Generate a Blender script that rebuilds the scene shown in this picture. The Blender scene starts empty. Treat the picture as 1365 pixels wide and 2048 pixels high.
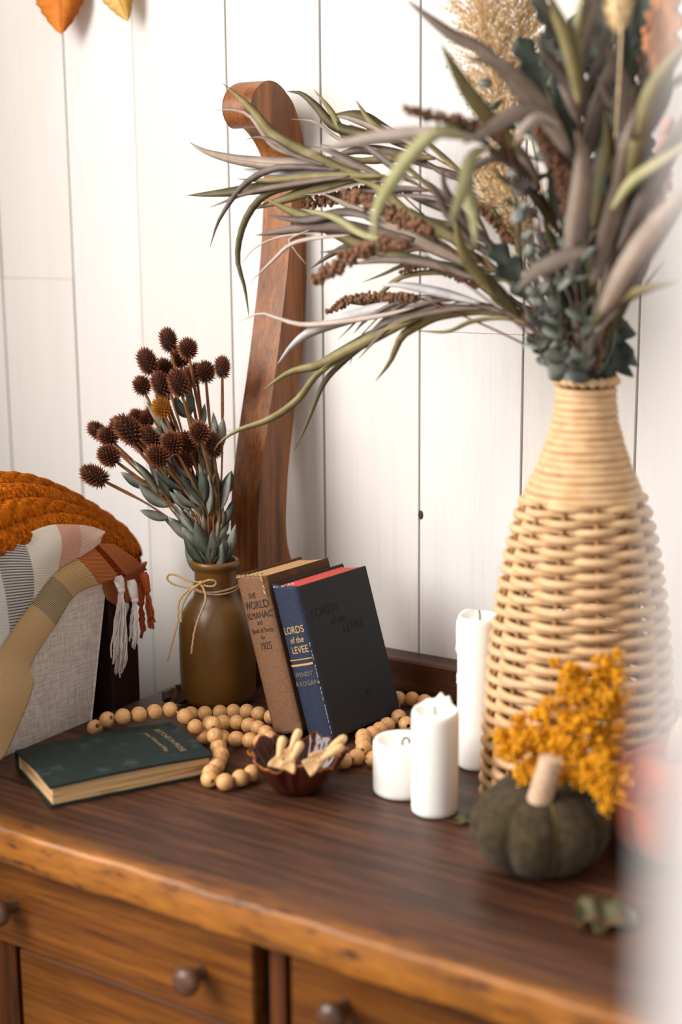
import bpy, math, random
import numpy as np
from mathutils import Vector, Matrix

random.seed(7); rng = np.random.default_rng(7)
SC = bpy.context.scene; COL = SC.collection
PI = math.pi

# ------------------------------------------------------------------ camera
FPX = 2892.6                                   # focal length in pixels of the 1365x2048 frame
YAW, PIT, ROL = [math.radians(a) for a in (33.082, 11.398, -0.469)]
CAM = np.array([0.0, 0.0, 0.56])               # table top is z = 0, wall runs along x
def cam_axes():
    cy, sy = math.cos(YAW), math.sin(YAW)
    fwd = np.array([-sy*math.cos(PIT), cy*math.cos(PIT), -math.sin(PIT)])
    right = np.array([cy, sy, 0.0]); up = np.cross(right, fwd)
    c, s = math.cos(ROL), math.sin(ROL)
    return c*right+s*up, -s*right+c*up, fwd
RR, UU, FF = cam_axes()
cd = bpy.data.cameras.new('camera'); cam = bpy.data.objects.new('camera', cd); COL.objects.link(cam)
cam.matrix_world = Matrix(((RR[0], UU[0], -FF[0], CAM[0]), (RR[1], UU[1], -FF[1], CAM[1]), (RR[2], UU[2], -FF[2], CAM[2]), (0, 0, 0, 1)))
cd.sensor_fit = 'VERTICAL'; cd.sensor_height = 36.0; cd.lens = FPX/2048*36.0
cd.clip_start = 0.02
cd.dof.use_dof = True; cd.dof.focus_distance = 1.63; cd.dof.aperture_fstop = 2.2
SC.camera = cam

# ------------------------------------------------------------------ world, lights, exposure
w = bpy.data.worlds.new('world'); SC.world = w; w.use_nodes = True
w.node_tree.nodes['Background'].inputs[0].default_value = (1.0, 0.95, 0.90, 1)
w.node_tree.nodes['Background'].inputs[1].default_value = 0.66
def area(name, loc, target, sx, sy, power, color):
    l = bpy.data.lights.new(name, 'AREA'); l.shape = 'RECTANGLE'; l.size = sx; l.size_y = sy
    l.energy = power; l.color = color
    o = bpy.data.objects.new(name, l); COL.objects.link(o); o.location = loc
    d = Vector(target)-Vector(loc); o.rotation_euler = d.to_track_quat('-Z', 'Y').to_euler()
    return o
area('window_light', (-1.95, -0.45, 1.25), (-0.95, 1.4, 0.25), 1.5, 1.6, 102.0, (1.0, 0.97, 0.94))
SC.view_settings.view_transform = 'Standard'; SC.view_settings.look = 'None'
SC.view_settings.gamma = 1.0; SC.view_settings.use_curve_mapping = False
SC.view_settings.exposure = 0.07

# ------------------------------------------------------------------ helpers
def ray(x, y): return FF+(x-682.5)/FPX*RR+(1024-y)/FPX*UU
def onZ(x, y, z=0.0):
    d = ray(x, y); return CAM+(z-CAM[2])/d[2]*d
def onY(x, y, yy):
    d = ray(x, y); return CAM+yy/d[1]*d
def onX(x, y, xx):
    d = ray(x, y); return CAM+xx/d[0]*d
def at(x, y, dep): return CAM+dep*ray(x, y)
def depth(p): return float((np.asarray(p)-CAM)@FF)
def nrm(v):
    v = np.asarray(v, float); return v/max(np.linalg.norm(v), 1e-9)
def lin(r, g, b):
    f = lambda c: (c/255/12.92) if c/255 <= 0.04045 else ((c/255+0.055)/1.055)**2.4
    return (f(r), f(g), f(b), 1.0)

def spline(pts, n):
    """Catmull-Rom through pts, n samples, spaced by chord length"""
    P = np.asarray(pts, float)
    if len(P) == 2: return np.array([P[0]+(P[1]-P[0])*t for t in np.linspace(0, 1, n)])
    L = np.r_[0, np.cumsum(np.linalg.norm(np.diff(P, axis=0), axis=1))]
    Q = np.vstack([2*P[0]-P[1], P, 2*P[-1]-P[-2]])
    out = []
    for s in np.linspace(0, L[-1], n):
        i = min(max(int(np.searchsorted(L, s, 'right'))-1, 0), len(P)-2)
        t = (s-L[i])/max(L[i+1]-L[i], 1e-9)
        a, b, c, d = Q[i:i+4]
        out.append(0.5*((2*b)+(c-a)*t+(2*a-5*b+4*c-d)*t*t+(-a+3*b-3*c+d)*t**3))
    return np.array(out)

class MB:
    def __init__(s): s.v = []; s.f = []; s.uv = []; s.mi = []
    def add(s, vs, fs, uvs=None, m=0):
        k = len(s.v); s.v += [tuple(map(float, p)) for p in vs]
        s.uv += [tuple(u) for u in uvs] if uvs is not None else [(0.5, 0.5)]*len(vs)
        s.f += [tuple(i+k for i in f) for f in fs]; s.mi += [m]*len(fs)
        return s
    def box(s, lo, hi, bev=0.0):
        x0, y0, z0 = lo; x1, y1, z1 = hi
        if bev <= 0:
            V = [(x0,y0,z0),(x1,y0,z0),(x1,y1,z0),(x0,y1,z0),(x0,y0,z1),(x1,y0,z1),(x1,y1,z1),(x0,y1,z1)]
            return s.add(V, [(0,3,2,1),(4,5,6,7),(0,1,5,4),(1,2,6,5),(2,3,7,6),(3,0,4,7)])
        b = bev; V = []; 
        for z, k in ((z0, 1), (z0+b, 0), (z1-b, 0), (z1, 1)):
            e = b if k else 0.0; c = b*0.7
            X0, X1, Y0, Y1 = x0+e, x1-e, y0+e, y1-e
            V += [(X0+c,Y0,z),(X1-c,Y0,z),(X1,Y0+c,z),(X1,Y1-c,z),(X1-c,Y1,z),(X0+c,Y1,z),(X0,Y1-c,z),(X0,Y0+c,z)]
        F = [tuple(range(7,-1,-1)), tuple(range(24,32))]
        for r in range(3):
            for i in range(8): F.append((r*8+i, r*8+(i+1)%8, (r+1)*8+(i+1)%8, (r+1)*8+i))
        return s.add(V, F)
    def tube(s, path, rad, n=8, caps=True, closed=False, flat=1.0):
        P = np.asarray(path, float); m = len(P)
        R = np.full(m, rad, float) if np.isscalar(rad) else np.asarray(rad, float)
        T = np.gradient(P, axis=0) if not closed else np.roll(P, -1, 0)-np.roll(P, 1, 0)
        T = T/np.maximum(np.linalg.norm(T, axis=1), 1e-9)[:, None]
        a = np.array([0, 0, 1.0]) if abs(T[0][2]) < 0.9 else np.array([1.0, 0, 0])
        N = nrm(a-T[0]*(a@T[0])); V = []; U = []
        for i in range(m):
            N = nrm(N-T[i]*(N@T[i])); B = np.cross(T[i], N)
            for k in range(n):
                t = 2*PI*k/n; V.append(P[i]+R[i]*(math.cos(t)*N*flat+math.sin(t)*B)); U.append((k/n, i/(m-1)))
        F = []; rows = m if closed else m-1
        for i in range(rows):
            j = (i+1) % m
            for k in range(n): F.append((i*n+k, i*n+(k+1)%n, j*n+(k+1)%n, j*n+k))
        if caps and not closed:
            F.append(tuple(range(n-1, -1, -1))); F.append(tuple((m-1)*n+k for k in range(n)))
        return s.add(V, F, U)
    def lathe(s, prof, c, n=48, mod=None, capb=True, capt=False):
        V = []; F = []; U = []; m = len(prof)
        for i, (r, z) in enumerate(prof):
            for k in range(n):
                t = 2*PI*k/n; q = r*(mod(t, i) if mod else 1.0)
                V.append((c[0]+q*math.cos(t), c[1]+q*math.sin(t), c[2]+z)); U.append((k/n, i/max(m-1, 1)))
        for i in range(m-1):
            for k in range(n): F.append((i*n+k, i*n+(k+1)%n, (i+1)*n+(k+1)%n, (i+1)*n+k))
        if capb: F.append(tuple(range(n-1, -1, -1)))
        if capt: F.append(tuple((m-1)*n+k for k in range(n)))
        return s.add(V, F, U)
    def ball(s, c, r, n=10, m=7, axes=None):
        A = np.eye(3) if axes is None else np.asarray(axes); r = np.array([r]*3 if np.isscalar(r) else r)
        V = [np.array(c)-A[2]*r[2]]; U = [(0.5, 0)]
        for i in range(1, m):
            p = PI*i/m
            for k in range(n):
                t = 2*PI*k/n; V.append(np.array(c)+A[0]*r[0]*math.sin(p)*math.cos(t)+A[1]*r[1]*math.sin(p)*math.sin(t)-A[2]*r[2]*math.cos(p)); U.append((k/n, i/m))
        V.append(np.array(c)+A[2]*r[2]); U.append((0.5, 1)); F = []
        for k in range(n): F.append((0, 1+(k+1)%n, 1+k))
        for i in range(m-2):
            for k in range(n): F.append((1+i*n+k, 1+i*n+(k+1)%n, 1+(i+1)*n+(k+1)%n, 1+(i+1)*n+k))
        b = 1+(m-2)*n; e = len(V)-1
        for k in range(n): F.append((b+k, b+(k+1)%n, e))
        return s.add(V, F, U)
    def grid(s, G, thick=0.0):
        """G[i][j] world points; uv = (j, i); thick gives a back side and rim"""
        G = np.asarray(G, float); a, b = G.shape[:2]
        di = np.gradient(G, axis=0); dj = np.gradient(G, axis=1); Nn = np.cross(dj, di)
        Nn /= np.maximum(np.linalg.norm(Nn, axis=2), 1e-9)[..., None]
        U = [(j/(b-1), i/(a-1)) for i in range(a) for j in range(b)]
        V = list(G.reshape(-1, 3)); F = [(i*b+j, i*b+j+1, (i+1)*b+j+1, (i+1)*b+j) for i in range(a-1) for j in range(b-1)]
        if thick:
            o = a*b; V += list((G-Nn*thick).reshape(-1, 3)); U = U+U
            F += [(o+i*b+j, o+(i+1)*b+j, o+(i+1)*b+j+1, o+i*b+j+1) for i in range(a-1) for j in range(b-1)]
            for j in range(b-1):
                F.append((j, o+j, o+j+1, j+1)); q = (a-1)*b; F.append((q+j, q+j+1, o+q+j+1, o+q+j))
            for i in range(a-1):
                F.append((i*b, (i+1)*b, o+(i+1)*b, o+i*b)); q = b-1; F.append((i*b+q, o+i*b+q, o+(i+1)*b+q, (i+1)*b+q))
        return s.add(V, F, U)
    def leaf(s, path, width, normal=None, n=14, prof=None, fold=0.12, thick=0.0006, twist=0.0):
        """lens-section blade along a path: two edges, a raised midrib and an underside"""
        P = spline(path, n); T = np.gradient(P, axis=0); V = []; U = []
        base = nrm(normal) if normal is not None else -FF
        for i in range(n):
            t = i/(n-1); T_ = nrm(T[i]); W = nrm(np.cross(T_, base)); Nn = np.cross(W, T_)
            if twist:
                a = twist*(t-0.3); W, Nn = W*math.cos(a)+Nn*math.sin(a), Nn*math.cos(a)-W*math.sin(a)
            q = (prof(t) if prof else math.sin(PI*min(1, 0.06+0.94*t))**0.75*(1-0.25*t)) * width*0.5
            q = max(q, 0.0002)
            V += [P[i]-W*q+Nn*fold*q, P[i]+Nn*0, P[i]+W*q+Nn*fold*q, P[i]-Nn*thick]
            U += [(0, t), (0.5, t), (1, t), (0.5, t)]
        F = []
        for i in range(n-1):
            for k in range(4):
                F.append((i*4+k, (i+1)*4+k, (i+1)*4+(k+1)%4, i*4+(k+1)%4))
        F += [(0, 1, 2, 3), tuple((n-1)*4+k for k in (3, 2, 1, 0))]
        return s.add(V, F, U)

INV = {}
def obj(name, mb, mat, parent=None, smooth=True, local=False, origin=None):
    v = np.array(mb.v)
    if parent is not None and not local:
        M = np.array(INV[parent.name]); v = v@M[:3, :3].T+M[:3, 3]
    if parent is None and origin is not None: v = v-np.array(origin)
    me = bpy.data.meshes.new(name); me.from_pydata(v.tolist(), [], mb.f); me.update()
    mats = mat if isinstance(mat, (list, tuple)) else [mat]
    for m in mats: me.materials.append(m)
    if len(mats) > 1: me.polygons.foreach_set('material_index', mb.mi)
    uvl = me.uv_layers.new(name='UVMap'); li = np.zeros(len(me.loops), int); me.loops.foreach_get('vertex_index', li)
    uvl.data.foreach_set('uv', np.array(mb.uv)[li].ravel())
    me.polygons.foreach_set('use_smooth', [bool(smooth)]*len(me.polygons))
    if smooth == 'angle': me.set_sharp_from_angle(angle=math.radians(32))
    o = bpy.data.objects.new(name, me); COL.objects.link(o)
    if parent is not None: o.parent = parent
    if origin is not None: o.location = origin
    W_ = Matrix.Translation(origin) if origin is not None else Matrix.Identity(4)
    INV[o.name] = INV[parent.name] if parent is not None else W_.inverted()
    return o
def tag(o, label, cat, group=None, kind=None):
    o['label'] = label; o['category'] = cat
    if group: o['group'] = group
    if kind: o['kind'] = kind
    return o
def thing(name, label, cat, loc, group=None, basis=None):
    o = bpy.data.objects.new(name, None); COL.objects.link(o); o.empty_display_size = 0.02
    M = Matrix.Translation(Vector([float(x) for x in loc]))
    if basis is not None:
        u, v, w_ = basis
        M = Matrix(((u[0], v[0], w_[0], loc[0]), (u[1], v[1], w_[1], loc[1]), (u[2], v[2], w_[2], loc[2]), (0, 0, 0, 1)))
    o.matrix_world = M; INV[o.name] = M.inverted()
    return tag(o, label, cat, group)
def structure(o): o['kind'] = 'structure'; return o

# ------------------------------------------------------------------ materials
def mat_base(name, color, rough=0.6, spec=0.4):
    m = bpy.data.materials.new(name); m.use_nodes = True; nt = m.node_tree
    b = nt.nodes['Principled BSDF']; b.inputs['Base Color'].default_value = color
    b.inputs['Roughness'].default_value = rough; b.inputs['Specular IOR Level'].default_value = spec
    return m, nt, b
def node(nt, kind, **kw):
    n = nt.nodes.new(kind)
    for k, v in kw.items():
        if k in n.inputs: n.inputs[k].default_value = v
        else: setattr(n, k, v)
    return n
def coords(nt, scale, src='Object', rot=(0, 0, 0)):
    t = node(nt, 'ShaderNodeTexCoord'); m = node(nt, 'ShaderNodeMapping')
    m.inputs['Scale'].default_value = scale; m.inputs['Rotation'].default_value = rot
    nt.links.new(t.outputs[src], m.inputs[0]); return m.outputs[0]
def ramp(nt, fac, stops, interp='LINEAR'):
    r = node(nt, 'ShaderNodeValToRGB'); r.color_ramp.interpolation = interp; e = r.color_ramp.elements
    while len(e) < len(stops): e.new(0.5)
    for q, (p, c) in zip(e, stops): q.position = p; q.color = c
    nt.links.new(fac, r.inputs[0]); return r.outputs[0]
def noise(nt, vec, scale, detail=4.0, rough=0.55, dist=0.0):
    n = node(nt, 'ShaderNodeTexNoise'); n.inputs['Scale'].default_value = scale; n.inputs['Detail'].default_value = detail
    n.inputs['Roughness'].default_value = rough; n.inputs['Distortion'].default_value = dist
    nt.links.new(vec, n.inputs['Vector']); return n.outputs[0]
def mix(nt, fac, a, b, mode='MIX'):
    n = node(nt, 'ShaderNodeMix', data_type='RGBA', blend_type=mode)
    for s, v in ((0, fac), (6, a), (7, b)):
        if hasattr(v, 'links'): nt.links.new(v, n.inputs[s])
        else: n.inputs[s].default_value = v
    return n.outputs[2]
def bump(nt, b, h, strength=0.3, dist=0.001):
    n = node(nt, 'ShaderNodeBump'); n.inputs['Strength'].default_value = strength; n.inputs['Distance'].default_value = dist
    nt.links.new(h, n.inputs['Height']); nt.links.new(n.outputs[0], b.inputs['Normal'])
def math_(nt, op, a, b=0.0, c=None):
    n = node(nt, 'ShaderNodeMath', operation=op)
    for i, v in enumerate((a, b) if c is None else (a, b, c)):
        if hasattr(v, 'links'): nt.links.new(v, n.inputs[i])
        else: n.inputs[i].default_value = v
    return n.outputs[0]

def speckled(name, c1, c2, scale=60, rough=0.7, bumpk=0.15, bscale=None, stretch=(1, 1, 1), spec=0.3, dist=0.001, sheen=0.0):
    m, nt, b = mat_base(name, c1, rough, spec)
    v = coords(nt, stretch); n = noise(nt, v, scale)
    nt.links.new(ramp(nt, n, [(0.35, c1), (0.68, c2)]), b.inputs['Base Color'])
    if bumpk: bump(nt, b, noise(nt, v, bscale or scale*3), bumpk, dist)
    if sheen: b.inputs['Sheen Weight'].default_value = sheen
    return m
def wood(name, dark, mid, light, axis, rough=0.42, fig=1.0, spec=0.45, edge=None, coat=0.0):
    """oak: long grain along one axis, pores, cathedral figure"""
    m, nt, b = mat_base(name, mid, rough, spec)
    st = [38.0, 38.0, 38.0]; st[axis] = 2.4
    v = coords(nt, st); n1 = noise(nt, v, 1.3*fig, 7, 0.62, 0.35)
    st2 = [420.0, 420.0, 420.0]; st2[axis] = 14.0
    n2 = noise(nt, coords(nt, st2), 1.0, 3, 0.6)
    st3 = [9.0, 9.0, 9.0]; st3[axis] = 2.0
    n3 = noise(nt, coords(nt, st3), 1.1, 3, 0.5)
    c = ramp(nt, n1, [(0.3, dark), (0.5, mid), (0.72, light)])
    p = ramp(nt, n2, [(0.36, (0.32, 0.30, 0.30, 1)), (0.52, (1, 1, 1, 1))])
    c = mix(nt, 0.6, c, p, 'MULTIPLY')
    s = ramp(nt, n3, [(0.3, (0.62, 0.58, 0.56, 1)), (0.62, (1.1, 1.05, 1.0, 1))])
    c = mix(nt, 0.7, c, s, 'MULTIPLY')
    if edge: c = edge(nt, c)
    nt.links.new(c, b.inputs['Base Color'])
    bump(nt, b, n2, 0.25, 0.0006)
    r = ramp(nt, n3, [(0.3, (rough*0.8,)*3+(1,)), (0.7, (min(1, rough*1.25),)*3+(1,))])
    nt.links.new(r, b.inputs['Roughness'])
    if coat: b.inputs['Coat Weight'].default_value = coat; b.inputs['Coat Roughness'].default_value = 0.3
    return m

M = {}
def white_paint(name, tone):
    m, nt, b = mat_base(name, tone, 0.55, 0.3)
    v = coords(nt, (260, 260, 5)); n = noise(nt, v, 1.0, 4, 0.6, 0.3)
    v2 = coords(nt, (30, 30, 2)); n2 = noise(nt, v2, 1.2, 3, 0.5, 0.5)
    dk = tuple(c*0.94 for c in tone[:3])+(1,)
    c = ramp(nt, n, [(0.25, dk), (0.5, tone)]); c2 = ramp(nt, n2, [(0.3, (0.975, 0.975, 0.98, 1)), (0.6, (1, 1, 1, 1))])
    nt.links.new(mix(nt, 1.0, c, c2, 'MULTIPLY'), b.inputs['Base Color'])
    bump(nt, b, math_(nt, 'ADD', n, math_(nt, 'MULTIPLY', noise(nt, coords(nt, (620, 620, 6)), 1.0, 3, 0.6, 0.4), 0.6)), 0.5, 0.0009); return m
M['plank'] = [white_paint('white_paint_%d' % i, t) for i, t in enumerate([(0.72, 0.69, 0.66, 1), (0.71, 0.675, 0.635, 1), (0.72, 0.695, 0.675, 1), (0.70, 0.66, 0.615, 1)])]
M['gap'] = mat_base('dark_gap', lin(112, 98, 86), 0.9)[0]
M['knot'] = mat_base('knot', lin(60, 50, 44), 0.9)[0]
M['trim_white'] = mat_base('trim_white', (0.80, 0.77, 0.75, 1), 0.5)[0]
M['floor'] = wood('floor_wood', lin(70, 50, 36), lin(110, 82, 58), lin(140, 106, 76), 0)
def top_edge(nt, c):
    # worn, paler finish along the front lip of the top (object y is measured from the front edge)
    t = node(nt, 'ShaderNodeTexCoord'); s = node(nt, 'ShaderNodeSeparateXYZ'); nt.links.new(t.outputs['Object'], s.inputs[0])
    n = noise(nt, coords(nt, (4, 30, 30)), 1.5, 4, 0.6)
    d = math_(nt, 'ADD', s.outputs[1], math_(nt, 'MULTIPLY', math_(nt, 'SUBTRACT', n, 0.5), 0.05))
    f = ramp(nt, d, [(0.000, (1, 1, 1, 1)), (0.006, (0.6, 0.6, 0.6, 1)), (0.016, (0.25, 0.25, 0.25, 1)), (0.04, (0, 0, 0, 1))])
    g = noise(nt, coords(nt, (14, 30, 60)), 1.6, 5, 0.65); k = ramp(nt, g, [(0.36, lin(70, 38, 16)), (0.44, lin(138, 82, 20)), (0.65, lin(166, 104, 32))])
    return mix(nt, f, c, k)
M['top'] = wood('oak_top', lin(40, 22, 13), lin(74, 43, 27), lin(110, 68, 43), 0, 0.45, 2.2, 0.5, top_edge)
M['oak'] = wood('oak_front', lin(62, 32, 7), lin(110, 62, 14), lin(142, 86, 24), 0, 0.5, 1.0, 0.3)
M['oak_v'] = wood('oak_stile', lin(54, 27, 9), lin(96, 50, 17), lin(124, 70, 26), 2, 0.5, 1.0, 0.3)
M['post'] = wood('oak_post', lin(84, 46, 16), lin(132, 78, 32), lin(168, 108, 54), 2, 0.42, 0.8, 0.4)
M['oak_dark'] = wood('oak_dark', lin(40, 24, 14), lin(86, 50, 26), lin(110, 66, 34), 0, 0.42)
M['carcass'] = mat_base('carcass_dark', lin(28, 18, 12), 0.8)[0]
M['knob'] = wood('knob_wood', lin(60, 40, 28), lin(92, 64, 46), lin(120, 88, 66), 1, 0.35)
M['candle'], nt_, b_ = mat_base('candle_wax', (0.90, 0.87, 0.82, 1), 0.42, 0.4)
b_.inputs['Subsurface Weight'].default_value = 0.35; b_.inputs['Subsurface Radius'].default_value = (0.02, 0.014, 0.009); b_.inputs['Subsurface Scale'].default_value = 0.5
M['wick'] = mat_base('wick_black', lin(30, 26, 24), 0.9)[0]
M['bead'] = speckled('bead_wood', lin(206, 150, 92), lin(226, 178, 122), 60, 0.42, 0.05, 300, (4, 4, 1), 0.4)
M['cord'] = speckled('jute_cord', lin(176, 140, 98), lin(208, 174, 130), 900, 0.9, 0.4)
M['spoon'] = speckled('spoon_wood', lin(218, 172, 116), lin(234, 196, 146), 70, 0.5, 0.08, 300, (4, 4, 1), 0.3)
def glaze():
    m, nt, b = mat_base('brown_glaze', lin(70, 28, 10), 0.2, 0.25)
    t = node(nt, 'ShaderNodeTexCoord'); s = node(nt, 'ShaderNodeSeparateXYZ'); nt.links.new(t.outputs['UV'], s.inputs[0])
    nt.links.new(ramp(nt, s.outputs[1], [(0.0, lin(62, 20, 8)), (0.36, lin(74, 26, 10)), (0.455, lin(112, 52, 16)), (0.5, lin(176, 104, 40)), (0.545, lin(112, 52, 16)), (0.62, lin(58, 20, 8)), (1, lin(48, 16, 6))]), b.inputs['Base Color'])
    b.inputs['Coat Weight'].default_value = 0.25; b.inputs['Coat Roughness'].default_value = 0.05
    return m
M['glaze'] = glaze()
M['jar'] = speckled('brown_matte_glass', lin(100, 66, 24), lin(114, 78, 32), 12, 0.36, 0.03, 60, spec=0.5)
M['wicker'] = speckled('pale_rattan', lin(200, 160, 116), lin(217, 181, 139), 70, 0.55, 0.25, 260)
M['rattan_stake'] = speckled('rattan_stake', lin(150, 108, 66), lin(180, 136, 90), 70, 0.6, 0.2)
M['felt_green'] = speckled('green_felt', lin(58, 48, 32), lin(80, 69, 49), 130, 0.95, 0.8, 700, spec=0.05, dist=0.002, sheen=0.08)
M['felt_orange'] = speckled('orange_felt', lin(206, 92, 50), lin(222, 112, 66), 90, 0.95, 0.6, 500, spec=0.05, dist=0.002, sheen=0.3)
M['twine'] = speckled('twine', lin(190, 158, 128), lin(216, 188, 160), 300, 0.9, 0.4)
M['thread'] = mat_base('yellow_thread', lin(150, 118, 60), 0.9)[0]
M['linen'] = None
def linen():
    m, nt, b = mat_base('linen_cloth', lin(190, 176, 166), 0.9, 0.1)
    v1 = noise(nt, coords(nt, (700, 700, 60)), 1.0, 2); v2 = noise(nt, coords(nt, (60, 60, 700)), 1.0, 2)
    s = math_(nt, 'ADD', math_(nt, 'MULTIPLY', v1, 0.5), math_(nt, 'MULTIPLY', v2, 0.5))
    nt.links.new(ramp(nt, s, [(0.36, lin(186, 174, 166)), (0.6, lin(226, 216, 208))]), b.inputs['Base Color'])
    bump(nt, b, s, 0.5, 0.0006); return m
M['linen'] = linen()
M['dark_box'] = speckled('dark_maroon', lin(40, 18, 14), lin(52, 26, 20), 40, 0.7, 0.1)
def plaid(name, stops):
    """woven plaid: two interleaved thread colours per band, twill diagonal between them"""
    m, nt, b = mat_base(name, (1, 1, 1, 1), 0.95, 0.05)
    t = node(nt, 'ShaderNodeTexCoord'); s = node(nt, 'ShaderNodeSeparateXYZ'); nt.links.new(t.outputs['UV'], s.inputs[0])
    A = ramp(nt, s.outputs[0], [(p, a) for p, a, _ in stops], 'CONSTANT'); B = ramp(nt, s.outputs[0], [(p, c) for p, _, c in stops], 'CONSTANT')
    ph = math_(nt, 'ADD', math_(nt, 'MULTIPLY', s.outputs[0], 330.0), math_(nt, 'MULTIPLY', s.outputs[1], 160.0))
    sn = math_(nt, 'SINE', ph); f = ramp(nt, math_(nt, 'MULTIPLY_ADD', sn, 0.5, 0.5), [(0.42, (0, 0, 0, 1)), (0.58, (1, 1, 1, 1))])
    ph2 = math_(nt, 'SINE', math_(nt, 'MULTIPLY', s.outputs[1], 420.0))
    c = mix(nt, f, A, B)
    nt.links.new(c, b.inputs['Base Color'])
    bump(nt, b, math_(nt, 'ADD', sn, math_(nt, 'MULTIPLY', ph2, 0.6)), 0.7, 0.0012); return m
cream, tan, tan2, blk, wht = lin(244, 232, 216), lin(206, 154, 92), lin(246, 220, 176), lin(34, 24, 20), lin(240, 236, 232)
org, org2, pink = lin(196, 84, 34), lin(226, 156, 106), lin(222, 152, 126)
M['plaid_top'] = plaid('plaid_cream', [(0, pink, cream), (0.16, pink, lin(230, 190, 170)), (0.30, cream, lin(232, 222, 208)), (0.50, blk, wht), (0.68, wht, lin(222, 216, 214))])
M['plaid_under'] = plaid('plaid_tan', [(0, org, org2), (0.10, blk, org), (0.13, org, org2), (0.24, tan, tan2), (0.37, blk, tan2), (0.50, tan, tan2)])
M['plaid_end'] = plaid('plaid_orange', [(0, org, org2), (0.4, blk, org), (0.5, org, org2)])
M['fringe'] = speckled('white_fringe', lin(214, 202, 196), lin(232, 222, 216), 400, 0.95, 0.4)
M['fringe_rust'] = speckled('rust_fringe', lin(168, 76, 36), lin(190, 92, 48), 400, 0.95, 0.4)
M['knit'] = speckled('rust_knit', lin(142, 68, 6), lin(190, 102, 20), 160, 0.95, 0.8, 420, spec=0.03, dist=0.002)
def cloth(name, c1, c2, worn, sc=500, rough=0.75, wearat=0.62):
    m, nt, b = mat_base(name, c1, rough, 0.3)
    n = noise(nt, coords(nt, (1, 1, 1)), sc, 3); n2 = noise(nt, coords(nt, (1, 1, 1)), 38, 5, 0.65)
    c = ramp(nt, n, [(0.35, c1), (0.65, c2)]); f = ramp(nt, n2, [(wearat, (0, 0, 0, 1)), (wearat+0.16, (0.7, 0.7, 0.7, 1))])
    nt.links.new(mix(nt, f, c, worn), b.inputs['Base Color']); bump(nt, b, n, 0.35, 0.0005); return m
M['almanac'] = cloth('tan_book_cloth', lin(112, 78, 54), lin(132, 96, 70), lin(160, 122, 92))
M['almanac_cover'] = cloth('brown_book_cloth', lin(72, 48, 28), lin(88, 60, 36), lin(104, 74, 48))
M['navy'] = cloth('navy_book_cloth', lin(36, 42, 62), lin(46, 54, 76), lin(74, 80, 100), wearat=0.66)
M['black'] = cloth('black_book_cloth', lin(28, 27, 30), lin(37, 36, 39), lin(46, 45, 49), wearat=0.68, rough=0.62)
M['green_book'] = cloth('green_book_cloth', lin(20, 34, 33), lin(28, 44, 42), lin(66, 82, 79), wearat=0.56, rough=0.6)
M['gold'] = mat_base('gold_foil', lin(196, 160, 96), 0.45)[0]
M['gold_dim'] = mat_base('faded_gold', lin(122, 112, 90), 0.6)[0]
M['gilt'] = mat_base('worn_gilt', lin(168, 140, 98), 0.6)[0]
M['ink'] = mat_base('black_ink', lin(38, 30, 30), 0.7)[0]
M['emboss'] = mat_base('blind_stamp', lin(13, 12, 14), 0.7)[0]
M['fray'] = speckled('frayed_edge', lin(176, 142, 92), lin(206, 176, 128), 300, 0.9, 0.4)
M['fray_pale'] = speckled('frayed_pale', lin(170, 164, 160), lin(206, 196, 186), 300, 0.9, 0.4)
def paper(name, c1, c2):
    m, nt, b = mat_base(name, c1, 0.85, 0.15)
    n = noise(nt, coords(nt, (6, 6, 6)), 1.0, 2); n2 = noise(nt, coords(nt, (1500, 6, 6)), 1.0, 2)
    nt.links.new(ramp(nt, n2, [(0.35, c1), (0.6, c2)]), b.inputs['Base Color']); bump(nt, b, n2, 0.6, 0.0006); return m
M['pages_tan'] = paper('tan_pages', lin(164, 122, 80), lin(196, 156, 110))
M['pages_cream'] = paper('cream_pages', lin(196, 154, 104), lin(232, 198, 152))
M['pages_red'] = paper('red_pages', lin(176, 66, 56), lin(200, 86, 72))
def leafmat(name, c1, c2, rib=None, rough=0.6, trans=0.12):
    m, nt, b = mat_base(name, c1, rough, 0.3)
    n = noise(nt, coords(nt, (1, 1, 1)), 45, 3)
    c = ramp(nt, n, [(0.35, c1), (0.68, c2)])
    t = node(nt, 'ShaderNodeTexCoord'); s = node(nt, 'ShaderNodeSeparateXYZ'); nt.links.new(t.outputs['UV'], s.inputs[0])
    d = math_(nt, 'ABSOLUTE', math_(nt, 'SUBTRACT', s.outputs[0], 0.5))
    if rib:
        f = ramp(nt, d, [(0.0, (0.8, 0.8, 0.8, 1)), (0.08, (0, 0, 0, 1))]); c = mix(nt, f, c, rib)
    nt.links.new(c, b.inputs['Base Color'])
    w_ = math_(nt, 'SINE', math_(nt, 'MULTIPLY', s.outputs[0], 60.0)); bump(nt, b, w_, 0.12, 0.0006)
    return m
rib = lin(120, 74, 50)
M['olive'] = leafmat('leaf_olive', lin(110, 100, 60), lin(138, 128, 86), rib)
M['olive_d'] = leafmat('leaf_olive_dark', lin(74, 70, 44), lin(94, 88, 58), rib)
M['olive_l'] = leafmat('leaf_olive_light', lin(146, 140, 98), lin(166, 160, 118))
M['taupe'] = leafmat('leaf_taupe', lin(138, 122, 108), lin(162, 146, 132), rib)
M['taupe_d'] = leafmat('leaf_taupe_dark', lin(98, 86, 76), lin(122, 108, 98), rib)
M['taupe_l'] = leafmat('leaf_taupe_light', lin(168, 150, 138), lin(186, 170, 158))
M['silver'] = leafmat('leaf_silver', lin(172, 166, 164), lin(196, 190, 188))
M['mauve'] = leafmat('leaf_mauve', lin(88, 76, 70), lin(112, 100, 92))
M['euca'] = leafmat('leaf_eucalyptus', lin(100, 104, 94), lin(150, 154, 144))
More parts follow.
